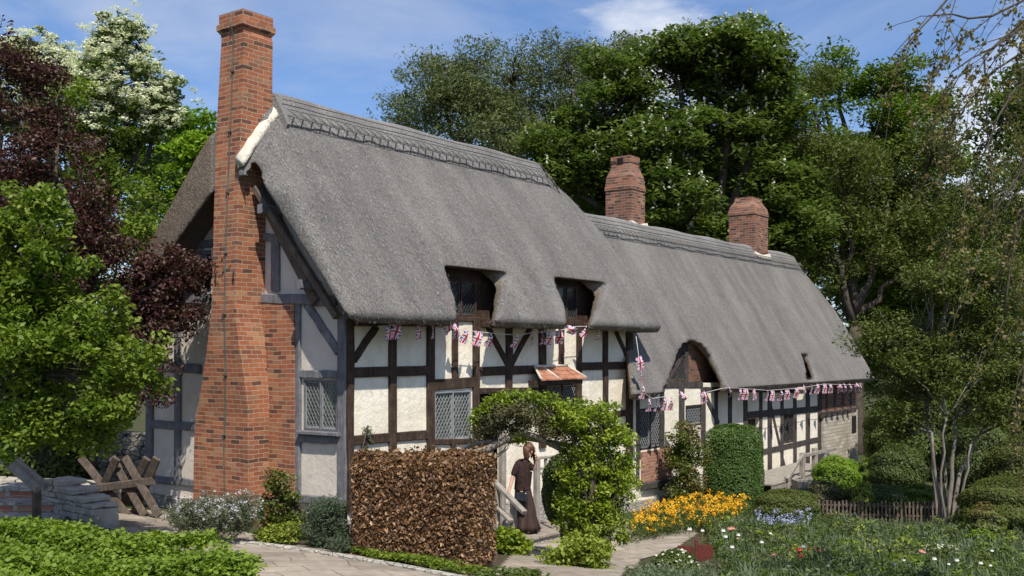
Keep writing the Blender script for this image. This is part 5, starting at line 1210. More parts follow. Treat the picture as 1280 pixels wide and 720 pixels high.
# foreground low plants, bottom left
def bed(name, label, catg, P, h, hr, n_leaf, lsize, mat, kind='stuff', up=.9, aspect=.7, rad=.1, flat=.5):
    hh = h * (1 + hr * (np.sin(P[:, 0] * 2.1) * np.cos(P[:, 1] * 1.7) + .6 * np.sin(P[:, 0] * 5.3 + P[:, 1] * 4.1)))
    C_ = P.copy(); C_[:, 2] += hh; o = leaf_obj(name, [clumps(C_, rad * rng.uniform(.6, 1.4, len(C_)), n_leaf, lsize, flat, aspect, up, None, .2, .5)], M[mat], None)
    return tag(o, label, catg, kind=kind)
P = on_g_in([(-60, 684), (40, 680), (100, 676), (190, 690), (260, 706), (306, 724), (320, 750), (320, 830), (-80, 830)], 2600)
P2 = P.copy(); P2[:, 2] += 0
bed('foreground_plants', 'bright green low leafy plants filling the bottom left corner', 'ground cover', P[:1700], .20, .6, 24, .058, 'lf_mint', aspect=.75, up=.7, rad=.13, flat=.55)
P = on_g_in([(-60, 684), (40, 680), (100, 676), (190, 690), (260, 706), (306, 724), (320, 750), (320, 830), (-80, 830)], 1200)
tag(bed('foreground_undergrowth', 'shaded green leaves beneath the bright foreground plants', 'ground cover', P, .05, .2, 12, .055, 'lf_apple'))
# green weeds beneath hedge
P = on_g_in([(440, 694), (500, 706), (560, 718), (610, 724), (612, 722), (560, 714), (500, 702), (440, 690)], 150)
bed('bed_weeds', 'small green weeds along the foot of the brown hedge', 'ground cover', P, .08, .3, 16, .045, 'lf_apple')
P = on_g_in([(596, 728), (660, 724), (690, 735), (690, 790), (560, 790)], 260)
bed('shade_plants', 'low leafy plants in the shade at the bottom of the arch', 'ground cover', P, .10, .3, 16, .055, 'lf_haw')

# flower garden, bottom right
POLY = [(905, 760), (905, 700), (890, 690), (885, 668), (930, 655), (1000, 652), (1080, 660), (1150, 664), (1230, 662), (1330, 655), (1400, 700), (1400, 840), (905, 840)]
P = on_g_in(POLY, 5200)
bed('garden_foliage', 'dense mixed green leaves of the flower garden', 'flower bed', P, .09, .6, 14, .07, 'lf_haw', rad=.14, aspect=.4, up=.2, flat=.9)
bed('garden_foliage', 'grey-green tufts scattered through the flower garden', 'flower bed', on_g_in(POLY, 1100), .14, .7, 18, .085, 'lf_grey', rad=.13, aspect=.22, up=.05, flat=1.2)
bed('garden_foliage', 'dark leafy tufts scattered through the flower garden', 'flower bed', on_g_in(POLY, 500), .15, .7, 18, .06, 'lf_box', rad=.16, aspect=.5, up=.3, flat=.9)
bed('garden_foliage', 'bright low leaves scattered through the flower garden', 'flower bed', on_g_in(POLY, 200), .17, .7, 22, .07, 'lf_honey', rad=.13, aspect=.5, up=.3, flat=.7)
bed('garden_foliage', 'short grassy leaves round the flowering cushion and the rusty marker', 'flower bed', on_g_in([(770, 742), (806, 708), (850, 697), (886, 704), (905, 712), (905, 840), (740, 840)], 420), .05, .4, 20, .07, 'lf_grey', rad=.10, aspect=.2, up=.05, flat=1.2)
P = on_g_in(POLY, 900)   # upright blades: tulips, irises, bluebells
n_b = 12; C_ = np.repeat(P, n_b, 0); ang = rng.uniform(0, 2 * np.pi, len(C_)); ln = rng.uniform(.12, .30, len(C_)) * np.repeat(rng.uniform(.7, 1.3, len(P)), n_b)
base_ = C_ + np.stack([np.cos(ang), np.sin(ang), np.zeros(len(ang))], -1) * .03; lean = rng.uniform(.1, .55, len(C_))
tip = base_ + np.stack([np.cos(ang) * lean * ln, np.sin(ang) * lean * ln, ln], -1); mid = (base_ + tip) / 2 + np.stack([np.zeros(len(ang))] * 2 + [ln * .12], -1)
side = np.stack([-np.sin(ang), np.cos(ang), np.zeros(len(ang))], -1) * .011
V = np.stack([base_, mid + side, tip, mid - side], 1).reshape(-1, 3); F = np.arange(len(V)).reshape(-1, 4)
o = link_mesh('garden_blades', np_mesh('b', V, F, False, None, np.repeat(rng.random(len(P)), n_b)), M['lf_grey']); tag(o, 'grey-green strap leaves of tulips and bluebells', 'flower bed', kind='stuff')
for (nm, lb, mat, poly, cnt, hh, fr_, ls) in (
    ('wallflowers', 'sunny yellow and orange wallflowers massed below the lower wall', 'pt_yellow', [(785, 682), (800, 655), (850, 642), (900, 632), (940, 640), (930, 655), (890, 668), (860, 668), (815, 676)], 430, .34, .055, .036),
    ('bluebells', 'pale blue flowers in front of the olive dome', 'pt_blue', [(940, 660), (1010, 658), (1020, 668), (950, 672)], 70, .3, .05, .035)):
    P = on_g_in(poly, cnt)
    if nm == 'wallflowers':
        Q = np.repeat(P, 3, 0); Q[:, :2] += rng.normal(size=(len(Q), 2)) * .08
        o = leaf_obj('wallflower_leaves', [clumps(Q + np.array((0, 0, .16)), np.full(len(Q), .16), 16, .06, 1.2, .3, .1)], M['lf_box'], None); tag(o, 'dark green leaves among the yellow wallflowers', 'flower bed', kind='stuff')
    C_ = P + np.stack([np.zeros(len(P)), np.zeros(len(P)), hh * rng.uniform(.5, 1.35, len(P))], -1)
    o = leaf_obj(nm, [clumps(C_, np.full(len(P), fr_), 15, ls, 1.1, .8, .4)], M[mat], None); tag(o, lb, 'flowers', kind='stuff')
# single tulips: things one can count
def tulip_proto(mat, name):
    t = thing(name, 'x', 'flower', (0, 0, 0)); mb = MB(); mb.tube([(0, 0, 0), (.01, 0, .2), (.0, .01, .40)], .006, 5); mb.build('stem', M['lf_stem'], t)
    mb = MB(); n_ = 6
    for k_ in range(n_):
        a = 2 * math.pi * k_ / n_; ca, sa = math.cos(a), math.sin(a); px_, py_ = -sa, ca
        mb.add([(0, 0, .395), (ca * .032 + px_ * .02, sa * .032 + py_ * .02, .425), (ca * .026, sa * .026, .475), (ca * .032 - px_ * .02, sa * .032 - py_ * .02, .425), (ca * .040, sa * .040, .43)], [(0, 1, 4), (0, 4, 3), (1, 2, 4), (4, 2, 3)])
    mb.build('petals', M[mat], t); return t
M['lf_stem'] = mottled('stem_green', (.06, .12, .03), (.1, .18, .05), 8)
M['tulip_white'] = mottled('white_tulip', (.66, .64, .56), (.8, .78, .72), 8, .6, 0)
M['tulip_red'] = mottled('red_tulip', (.5, .03, .03), (.62, .07, .06), 8, .6, 0)
M['tulip_pink'] = mottled('pink_tulip', (.6, .22, .17), (.72, .36, .30), 8, .6, 0)
def copy_thing(o, loc, rz=0, label=None, sc_=1.):
    c = o.copy(); C.objects.link(c); c.location = loc; c.rotation_euler = (0, 0, rz); c.scale = (sc_,) * 3
    if label: c['label'] = label
    for ch_ in o.children:
        d = ch_.copy(); C.objects.link(d); d.parent = c
        for g2 in ch_.children: e = g2.copy(); C.objects.link(e); e.parent = d
    return c
for mat, nm, lb, spots in (('tulip_white', 'white_tulip', 'white tulip standing above the leaves of the flower garden', [(862, 672), (904, 672), (907, 679), (923, 676), (963, 667), (915, 693), (1004, 692), (1118, 706), (1130, 700), (1168, 708), (1186, 706), (1196, 710), (1226, 712), (1238, 708), (1036, 708), (952, 684), (878, 668), (1240, 690)]),
                       ('tulip_pink', 'pink_tulip', 'pink tulip among the grey-green leaves of the garden', [(916, 668), (922, 671), (912, 671), (1150, 690), (1155, 694), (1152, 697), (967, 703)]),
                       ('tulip_red', 'red_tulip', 'red tulip low in the front of the flower garden', [(999, 702), (1001, 705)])):
    proto = None
    ORD = ['leftmost', 'second', 'third', 'fourth', 'fifth', 'sixth', 'seventh', 'eighth', 'ninth', 'tenth', 'eleventh', 'twelfth', 'thirteenth', 'fourteenth', 'fifteenth', 'sixteenth', 'seventeenth', 'eighteenth']
    for n_t, (px, py) in enumerate(sorted(spots)):
        p = on_ground(px, py + 22)
        if proto is None: proto = tulip_proto(mat, nm); proto.location = p; o = proto
        else: o = copy_thing(proto, p, random.uniform(0, 6), None, random.uniform(.6, .95))
        o['label'] = (lb + ', leftmost of its colour') if n_t == 0 else lb + ', %s from the left' % ORD[n_t]; o['group'] = nm.replace('_', ' ') + 's in the flower garden'
# white-flowered cushion bottom centre, bergenia leaves
t_, b, c, r = shrub('candytuft_cushion', 'rounded green cushion dotted with small white flowers in front of the rusty sign', 'bush', 843, 14.6, 64, 688, 'lf_box', 9000, .04, 2.2, .2, lumps=.05, ybot=742)
P, nr = superell_pts(c, [q_ * 1.03 for q_ in r], 320, 2.2, .02); P = P[(P[:, 2] > c[2])]
P = P[rng.random(len(P)) < .5]; o = leaf_obj('flowers', [clumps(P, np.full(len(P), .018), 8, .03, .5, .9, 1.)], M['pt_white'], t_); tag(o, kind='stuff')

for px, d, wp, yt, mt, nm, lb, n_, ls in ((1062, 18.2, 34, 684, 'lf_honey', 'broad_leaved_plant', 'clump of large bright green leaves in the middle of the flower garden', 500, .13), (1176, 17.2, 46, 690, 'lf_haw', 'daisy_clump', 'leafy clump with white daisies at the lower right of the flower garden', 2600, .06),
        (1010, 17.0, 50, 694, 'lf_rose', 'peony_clump', 'reddish green leafy clump near the front of the flower garden', 2600, .065), (940, 18.6, 44, 672, 'lf_box', 'leafy_clump', 'dark green leafy clump just right of the path end', 2600, .06), (1100, 19.6, 50, 668, 'lf_grey', 'leafy_clump', 'grey-green leafy clump in front of the picket fence', 2600, .06),
        (1228, 18.6, 44, 672, 'lf_mint', 'leafy_clump', 'fresh green clump in front of the mixed shrub at the right', 2200, .06), (960, 16.4, 40, 704, 'lf_lav', 'leafy_clump', 'pale grey clump at the very front of the flower garden', 2400, .055), (1130, 16.2, 56, 704, 'lf_apple', 'leafy_clump', 'yellow-green clump cut by the bottom edge of the picture', 2600, .065)):
    t_, b, c, r = shrub(nm, lb, 'garden plant', px, d, wp, yt - 9, mt, n_, ls, 2.0, .5, lumps=.2, loose=.3, group='leafy clumps in the flower garden')
    if nm in ('daisy_clump', 'peony_clump'):
        P, nr = superell_pts(c, [q_ * 1.1 for q_ in r], 120, 2.0, .05); P = P[P[:, 2] > c[2] + r[2] * .2][:34]; o = leaf_obj('flowers', [clumps(P, np.full(len(P), .022), 9, .035, .5, .9, 1.)], M['pt_white' if nm == 'daisy_clump' else 'pt_pink'], t_); tag(o, kind='stuff')

for px, d, wp, yt, mt, lb in ((1165, 31, 110, 500, 'lf_chest', 'tall dark hedge-like bush seen between the forked trunks'), (1235, 30, 120, 470, 'lf_oak', 'tall mid green bush behind the mounds at the right edge'), (1110, 34, 60, 500, 'lf_chest', 'dark bush just past the far end wall of the cottage'), (1320, 29, 120, 440, 'lf_chest', 'tall dark bush cut by the right edge of the picture')):
    shrub('garden_bush', lb, 'bush', px, d, wp, yt, mt, 12000, .10, 2.2, .3, lumps=.12, loose=.12, group='tall bushes closing the right of the garden')
# ================================================================ BUNTING
def jack(u, v):
    x = (u - .5) * 3; y = (v - .5) * 2
    if abs(x) < .17 or abs(y) < .17: return 1
    if abs(x) < .36 or abs(y) < .36: return 0
    d = min(abs(y - x * 2 / 3), abs(y + x * 2 / 3)) * .83
    if d < .06: return 1
    if d < .21: return 0
    return 2
NU, NV = 22, 15
JM = [jack((i + .5) / NU, (j + .5) / NV) for j in range(NV) for i in range(NU)]
def flag(parent, p, W, H, yaw, tilt, curl, name='flag'):
    """a cloth rectangle hanging from the cord: W along the cord, H downwards"""
    vs = []; cy, sy = math.cos(yaw), math.sin(yaw); ct, st = math.cos(tilt), math.sin(tilt)
    for j in range(NV + 1):
        for i in range(NU + 1):
            # long side (u) hangs down, short side (v) along the cord
            a = (j / NV - .5) * W; b = -i / NU * H
            n_ = curl * math.sin(a / W * 4.2 + b / H * 3.1 + yaw * 3) * .05 + curl * .04 * math.sin(b / H * 5)
            a2 = a * (1 - .12 * curl * (-b / H)); a3 = a2 * ct - b * st; b3 = a2 * st + b * ct
            vs.append((p.x + a3 * cy - n_ * sy, p.y + a3 * sy + n_ * cy, p.z + b3))
    F = [(j * (NU + 1) + i, j * (NU + 1) + i + 1, (j + 1) * (NU + 1) + i + 1, (j + 1) * (NU + 1) + i) for j in range(NV) for i in range(NU)]
    me = np_mesh(name, vs, F, True, JM); return link_mesh(name, me, [M['f_w'], M['f_r'], M['f_b']], parent)
M['cord'] = mottled('white_cord', (.6, .58, .56), (.75, .73, .7), 10, .8, 0)
def bunting(name, label, pts, flags, W, H):
    """pts: world points of the cord; flags: (world point, tilt, shade curl)"""
    t = thing(name, label, 'bunting', pts[0], 'union flag bunting on the cottage')
    for f in flags:
        p, tl, yw, k_ = f; flag(t, p, W * k_, H * k_, yw, tl, random.uniform(.25, .9))
    mb = MB(); mb.tube(pts, .006, 5); mb.build('cord', M['cord'], t); return t
Yb = -.36
cord = [on_y(x, y, Yb) for x, y in ((472, 408), (500, 405), (530, 405), (560, 407), (575, 412), (600, 415), (620, 417), (650, 419), (668, 415), (690, 415), (704, 412), (720, 408), (740, 408), (752, 410))]
fl_ = []
for (x, y, tl) in ((484, 406, .3), (497, 405, -.2), (523, 405, .2), (540, 405, .4), (553, 404, 1.0), (566, 406, .5), (583, 412, -.35), (599, 415, -.3), (613, 416, -.15), (645, 418, -.1), (664, 416, .6), (677, 415, .5), (686, 415, .0), (699, 414, -.0), (709, 411, 1.3), (734, 409, -.6), (747, 410, .2)):
    fl_.append((on_y(x, y, Yb - .01), tl, random.uniform(-.45, .45), 1.0))
bunting('flag_bunting', 'string of small union flags under the taller thatched eave', cord, fl_, .165, .25)
Y2 = -.66
cord = [on_y(795, 420, -.55), on_y(799, 450, -.62), on_y(803, 490, Y2), on_y(815, 498, Y2), on_y(845, 494, Y2), on_y(880, 491, Y2), on_y(905, 485, Y2), on_y(920, 485, Y2), on_y(960, 488, Y2), on_y(1000, 485, Y2), on_y(1030, 480, Y2), on_y(1060, 481, Y2), on_y(1079, 480, Y2)]
fl_ = []
for (x, y, tl) in ((798, 446, .3), (801, 462, .2), (804, 482, -.1), (811, 498, .15), (820, 498, 0), (831, 497, 0), (839, 497, 0), (851, 493, 1.0), (878, 490, .3), (912, 485, .8), (925, 486, .2), (932, 486, 0), (942, 487, .35), (959, 488, 0), (966, 488, -.1), (976, 488, 0), (984, 487, 0), (996, 485, -.1), (1004, 483, .7), (1014, 481, .1), (1022, 480, -.1), (1031, 480, 0), (1038, 480, .1), (1048, 481, .5), (1055, 481, .6), (1062, 481, .6), (1069, 480, .6), (1075, 480, .5)):
    fl_.append((on_y(x, y, Y2 - .01), tl, random.uniform(-.4, .4), 1.0))
bunting('flag_bunting', 'long string of small union flags along the lower thatched eave', cord, fl_, .185, .29)

# ================================================================ STEPS, RAILS AND THE VISITOR
def plank(mb, p, q, w, h, up=(0, 0, 1)): mb.bar(p, q, w, h, up=up, jit=.004, seg=4)
st = thing('stone_steps', 'pale stone steps leading down from the cottage doorway', 'steps', (3.4, -1.2, -.95))
for i, (ya, yb, zt) in enumerate(((-1.55, -.08, -.74), (-1.98, -1.4, -.87))):
    mb = MB(); 
    mb.box((2.62 - .05 * i, ya, -1.3), (4.3, yb, zt - .05)); mb.build('riser', M['stone'], st)
    mb = MB(); mb.bar((2.58 - .05 * i, (ya + yb) / 2 - .02, zt - .022), (4.34, (ya + yb) / 2 - .02, zt - .022), abs(yb - ya) + .04, .05, jit=.004, seg=6); mb.build('tread', M['flag'], st)
hr = thing('handrail', 'weathered wooden handrail the visitor rests her hand on', 'handrail', at_depth(640, 668, 17.3))
mb = MB(); plank(mb, at_depth(616, 600, 17.6), at_depth(656, 641, 16.9), .10, .07); mb.build('top_rail', M['timber_pale'], hr)
mb = MB(); plank(mb, at_depth(618, 630, 17.6), at_depth(639, 652, 17.1), .10, .05); mb.build('lower_rail', M['timber_pale'], hr)
mb = MB(); A = at_depth(642, 626, 17.2); plank(mb, (A.x, A.y, -1.05), A, .10, .10, (1, 0, 0)); mb.build('post', M['timber_pale'], hr)
mb = MB(); A = at_depth(621, 606, 17.5); plank(mb, (A.x, A.y, -1.0), A, .10, .10, (1, 0, 0)); mb.build('post', M['timber_pale'], hr)
gr = thing('gate_rail', 'tall pale gatepost with a small railed side panel right of the visitor', 'railing', at_depth(672, 665, 18.0))
mb = MB(); A = at_depth(671, 572, 17.8); plank(mb, (A.x, A.y, -1.05), A, .10, .10, (1, 0, 0)); mb.build('post', M['timber_pale'], gr)
for (a_, b_) in (((668, 573), (700, 570)), ((672, 586), (700, 584)), ((672, 592), (700, 590))):
    mb = MB(); plank(mb, at_depth(*a_, 17.8), at_depth(*b_, 18.2), .06, .045); mb.build('rail', M['timber_pale'], gr)
for x_ in (682, 696):
    mb = MB(); plank(mb, at_depth(x_, 640, 18.0), at_depth(x_, 570, 18.0), .05, .05, (1, 0, 0)); mb.build('baluster', M['timber_pale'], gr)
mb = MB(); A = at_depth(628, 540, 18.6); plank(mb, (A.x, A.y, -.9), A, .11, .11, (1, 0, 0)); po = mb.build('porch_post', M['timber_pale'], cot)

k = Mat('skin', .5, .4); k.col(k.ramp(k.noise(k.coord(), 8), [(.3, (.52, .30, .22)), (.7, (.60, .36, .27))])); M['skin'] = k.m
k = Mat('brown_hair', .45, .5); f = k.noise(k.coord((60, 60, 6)), 1.5, 4, .6); k.col(k.ramp(f, [(.3, (.05, .022, .012)), (.7, (.17, .075, .04))])); k.bump(f, .01); M['hair'] = k.m
k = Mat('brown_knit', .9, .1); f = k.noise(k.coord(), 30, 3); k.col(k.ramp(f, [(.3, (.022, .012, .011)), (.7, (.05, .03, .027))])); k.bump(f, .004); M['knit'] = k.m
k = Mat('brown_skirt_cloth', .85, .15); f = k.noise(k.coord((9, 9, 1)), 2, 4); k.col(k.ramp(f, [(.3, (.03, .018, .016)), (.7, (.075, .048, .042))])); k.bump(f, .015); M['skirt'] = k.m
k = Mat('black_leather', .28, .6); k.col((.008, .008, .009)); k.bump(k.noise(k.coord(), 25, 3), .006); M['leather'] = k.m
def skin_mesh(name, verts, edges, radii, mat, parent, sub=2, root=0):
    me = bpy.data.meshes.new(name); me.from_pydata([tuple(v) for v in verts], edges, []); me.update()
    o = bpy.data.objects.new(name, me); C.objects.link(o)
    md = o.modifiers.new('skin', 'SKIN'); md.use_smooth_shade = True
    for i, r_ in enumerate(radii):
        rr_ = r_ if isinstance(r_, tuple) else (r_, r_); me.skin_vertices[0].data[i].radius = rr_
    me.skin_vertices[0].data[root].use_root = True
    s_ = o.modifiers.new('sub', 'SUBSURF'); s_.levels = sub; s_.render_levels = sub
    bpy.context.view_layer.update(); dg = bpy.context.evaluated_depsgraph_get()
    m2 = bpy.data.meshes.new_from_object(o.evaluated_get(dg)); bpy.data.objects.remove(o); m2.name = name
    m2.polygons.foreach_set('use_smooth', np.ones(len(m2.polygons), bool))
    m2.materials.clear()
    r = bpy.data.objects.new(name, m2); C.objects.link(r); m2.materials.append(mat)
    if parent is not None: r.parent = parent
    return r
# local frame: x = picture right, y = away from the camera, z = up
WP = at_depth(653, 440, 17.75); WP.z = -.74
wm = thing('person', 'woman in dark brown top and long skirt, head bowed, stepping down from the doorway', 'person', WP, None, R(-53.6))
B = {'pel': (0, 0, .83), 'spine': (.0, 0, .98), 'chest': (.03, .0, 1.14), 'nk0': (.055, 0, 1.27), 'nk1': (.085, -.01, 1.335), 'hd0': (.11, -.02, 1.40), 'hd1': (.115, -.02, 1.49),
     'sL': (-.075, -.10, 1.215), 'eL': (-.17, -.14, .98), 'wL': (-.225, -.20, .78), 'sR': (.10, .12, 1.22), 'eR': (.21, .06, 1.07), 'wR': (.24, -.0, 1.25),
     'hipL': (-.02, -.085, .80), 'kL': (.03, -.10, .43), 'aL': (.0, -.10, .08), 'fL': (.13, -.14, .03), 'hipR': (.02, .085, .80), 'kR': (.10, .08, .45), 'aR': (.06, .08, .09), 'fR': (.19, .05, .04)}
keys = list(B); ix = {k_: i for i, k_ in enumerate(keys)}
E_ = [('pel', 'spine'), ('spine', 'chest'), ('chest', 'nk0'), ('nk0', 'nk1'), ('nk1', 'hd0'), ('hd0', 'hd1'), ('chest', 'sL'), ('sL', 'eL'), ('eL', 'wL'), ('chest', 'sR'), ('sR', 'eR'), ('eR', 'wR'), ('pel', 'hipL'), ('hipL', 'kL'), ('kL', 'aL'), ('aL', 'fL'), ('pel', 'hipR'), ('hipR', 'kR'), ('kR', 'aR'), ('aR', 'fR')]
RD = {'pel': (.09, .09), 'spine': (.07, .08), 'chest': (.07, .08), 'nk0': .05, 'nk1': .045, 'hd0': (.075, .08), 'hd1': (.078, .085), 'sL': .04, 'eL': .036, 'wL': .026, 'sR': .04, 'eR': .036, 'wR': .026, 'hipL': .06, 'kL': .052, 'aL': .034, 'fL': .03, 'hipR': .06, 'kR': .052, 'aR': .034, 'fR': .03}
# hands: palm and five fingers grown from each wrist
vs = [Vector(B[k_]) for k_ in keys]; ed = [(ix[a], ix[b]) for a, b in E_]; rd = [RD[k_] for k_ in keys]
def hand(wr, d, side, curl):
    d = Vector(d).normalized(); s_ = Vector(side).normalized(); dn = d.cross(s_).normalized()
    w0 = ix[wr]; W0 = vs[w0]; p = len(vs); vs.append(W0 + d * .06); ed.append((w0, p)); rd.append((.022, .032))
    for k_, (o_, ln) in enumerate(((-.030, .060), (-.010, .072), (.010, .068), (.030, .052))):
        a = len(vs); b0_ = W0 + d * .085 + s_ * o_; vs.append(b0_); vs.append(b0_ + d * ln * .5 + dn * curl * .4 * ln); vs.append(b0_ + d * ln * .75 + dn * curl * ln)
        ed.append((p, a)); ed.append((a, a + 1)); ed.append((a + 1, a + 2)); rd.extend([.0105, .0095, .008])
    a = len(vs); vs.append(W0 + d * .035 - s_ * .035 + dn * .01); vs.append(W0 + d * .070 - s_ * .052 + dn * .025); ed.append((w0, a)); ed.append((a, a + 1)); rd.extend([.012, .009])
hand('wL', (-.1, -.25, -.9), (1, -.3, 0), .6); hand('wR', (.15, -.2, .8), (0, 1, .2), .9)
skin_mesh('body', vs, ed, rd, M['skin'], wm, 2, ix['pel'])
# face: nose, chin, ears, eyes and mouth, turned down to the picture's right
fd = Vector((.62, -.62, -.48)).normalized(); fr_ = Vector((-.7, -.7, 0)).normalized(); fu = fr_.cross(fd).normalized(); 
if fu.z < 0: fu = -fu
hc = Vector((.115, -.025, 1.455)) 
mb = MB()
mb.loft([[hc + fd * (.070) + fu * .02 + fr_ * a for a in (-.008, .008)] + [hc + fd * .066 + fu * .02 + fr_ * a for a in (.01, -.01)], [hc + fd * .105 - fu * .018 + fr_ * a for a in (-.012, .012)] + [hc + fd * .07 - fu * .022 + fr_ * a for a in (.016, -.016)]], smooth=True)
mb.blob(hc + fd * .072 - fu * .072, (.026, .026, .022))
mb.blob(hc + fr_ * .083 - fu * .005, (.014, .014, .026)); mb.blob(hc - fr_ * .083 - fu * .005, (.014, .014, .026))
mb.build('face_features', M['skin'], None).parent = wm
k = Mat('eye_dark', .3, .5); k.col((.02, .012, .01)); M['eye'] = k.m
k = Mat('lips', .5, .4); k.col((.38, .12, .11)); M['lips'] = k.m
for s_ in (-1, 1):
    mb = MB(); mb.blob(hc + fd * .073 + fu * .008 + fr_ * .03 * s_, (.010, .010, .007)); mb.build('eye', M['eye'], None).parent = wm
mb = MB(); mb.blob(hc + fd * .083 - fu * .047, (.018, .014, .007)); mb.build('mouth', M['lips'], None).parent = wm
# hair: cap and shoulder-length locks falling forward
mb = MB(); bk = -fd
mb.blob(hc + bk * .022 + fu * .022, (.098, .098, .098), 14, 10, .004)
for i in range(30):
    a = -2.2 + 4.4 * i / 29; dr = (fr_ * math.sin(a) + bk * math.cos(a)); s0 = hc + dr * .082 + fu * .05
    dn_ = Vector((.02 if abs(a) < 1.4 else .05, 0, -1)); ln = .17 + .03 * math.sin(i * 2.1)
    mb.tube([s0, hc + dr * .100, hc + dr * .098 + dn_ * ln * .55, hc + dr * .085 + dn_ * ln], [.014, .017, .015, .005], 6)
mb.build('hair', M['hair'], None).parent = wm
# blouse
def skin_part(name, pts, edges, radii, mat, root=0): return skin_mesh(name, pts, edges, radii, mat, wm, 2, root)
bl = [(.0, 0, .76), (0, 0, .93), (.035, .0, 1.12), (.06, 0, 1.245), (-.075, -.10, 1.215), (-.135, -.125, 1.08), (-.165, -.14, 1.0), (.10, .12, 1.22), (.165, .085, 1.13), (.20, .065, 1.08), (.095, -.03, 1.13)]
skin_part('knitted_top', bl, [(0, 1), (1, 2), (2, 3), (2, 4), (4, 5), (5, 6), (2, 7), (7, 8), (8, 9), (2, 10)], [(.19, .185), (.155, .16), (.155, .165), (.075, .09), .072, .06, .058, .072, .06, .058, .085], M['knit'], 1)
# skirt: flared with folds
mb = MB(); rings = []
for i in range(11):
    t_2 = i / 10; z_ = .86 - .80 * t_2; r_ = .135 + .085 * t_2; ring = []
    for k_ in range(40):
        a = 2 * math.pi * k_ / 40; rr2 = r_ * (1 + .07 * t_2 * math.sin(a * 9 + .6) + .03 * t_2 * math.sin(a * 5)); ring.append((.0 + .07 * t_2 + rr2 * math.cos(a) * (.95 + .12 * t_2), rr2 * math.sin(a) * .92, z_))
    rings.append(ring)
mb.loft(rings, smooth=True); mb.build('long_skirt', M['skirt'], None).parent = wm
for k_ in ('L', 'R'):
    a_, b_ = Vector(B['a' + k_]), Vector(B['f' + k_]); mb = MB(); mb.blob((a_ + b_) / 2 - Vector((0, 0, .02)), (.10, .042, .035), 12, 7); mb.build('shoe', M['leather'], None).parent = wm
hb = thing('handbag', 'glossy black handbag hanging at the visitor\'s hip', 'handbag', WP, None, R(-53.6))
mb = MB(); mb.loft([[(-.14, -.22, .74), (.07, -.27, .74), (.09, -.17, .74), (-.12, -.13, .74)], [(-.12, -.27, .62), (.07, -.31, .60), (.10, -.17, .60), (-.10, -.13, .62)], [(-.09, -.25, .45), (.05, -.28, .43), (.08, -.18, .43), (-.07, -.14, .45)]]); 
o = mb.build('bag_body', M['leather'], None); o.parent = hb
m_ = o.modifiers.new('bev', 'BEVEL'); m_.width = .02; m_.segments = 3
mb = MB(); mb.tube([(-.10, -.18, .73), (-.09, -.19, .9), (-.085, -.165, 1.1), (-.07, -.13, 1.285), (-.03, -.02, 1.29), (.01, .02, 1.1), (.03, -.18, .74)], .009, 6); mb.build('strap', M['leather'], None).parent = hb

# ================================================================ LEFT: STEPS, WALLS AND SAWBUCK
bs = thing('brick_steps', 'brick steps with worn stone treads at the left edge', 'steps', base_at(30, 14.9)); rdir = Vector((RX, RY, 0)); fdir = Vector((FX_, FY_, 0))
for i in range(3):
    d0 = 14.8 + .42 * i; zt2 = .02 + .15 * i
    A = at_depth(80 - i * 3, 440, d0); Bp = at_depth(-90, 440, d0); A.z = Bp.z = 0
    dp_ = .7 if i == 2 else .46; c_ = [A, Bp, Bp + fdir * dp_, A + fdir * dp_]
    mb = MB(); mb.hexa([(p.x, p.y, -.4) for p in c_] + [(p.x, p.y, zt2 - .045) for p in c_]); mb.build('riser', M['brick_pink'], bs)
    mb = MB(); a2 = A - fdir * .03 + rdir * .02; b2 = Bp - fdir * .03; mb.hexa([(a2.x, a2.y, zt2 - .043), (b2.x, b2.y, zt2 - .043), (b2.x + fdir.x * (dp_ + .05), b2.y + fdir.y * (dp_ + .05), zt2 - .043), (a2.x + fdir.x * (dp_ + .05), a2.y + fdir.y * (dp_ + .05), zt2 - .043), (a2.x, a2.y, zt2), (b2.x, b2.y, zt2), (b2.x + fdir.x * (dp_ + .05), b2.y + fdir.y * (dp_ + .05), zt2), (a2.x + fdir.x * (dp_ + .05), a2.y + fdir.y * (dp_ + .05), zt2)]); mb.build('tread', M['stone'], bs)
hr = thing('handrail', 'dark weathered double handrail sloping down beside the brick steps', 'handrail', base_at(45, 14.4))
for dx_, dy_, dd in ((0, 0, 0), (10, -4, .35)):
    mb = MB(); plank(mb, at_depth(-30 + dx_, 547 + dy_, 14.9 + dd), at_depth(48 + dx_, 612 + dy_, 14.3 + dd), .08, .10); mb.build('rail', M['timber_pale'], hr)
mb = MB(); A = at_depth(46, 612, 14.35); plank(mb, (A.x, A.y, -.2), A, .10, .10, (1, 0, 0)); mb.build('post', M['timber_mid'], hr)
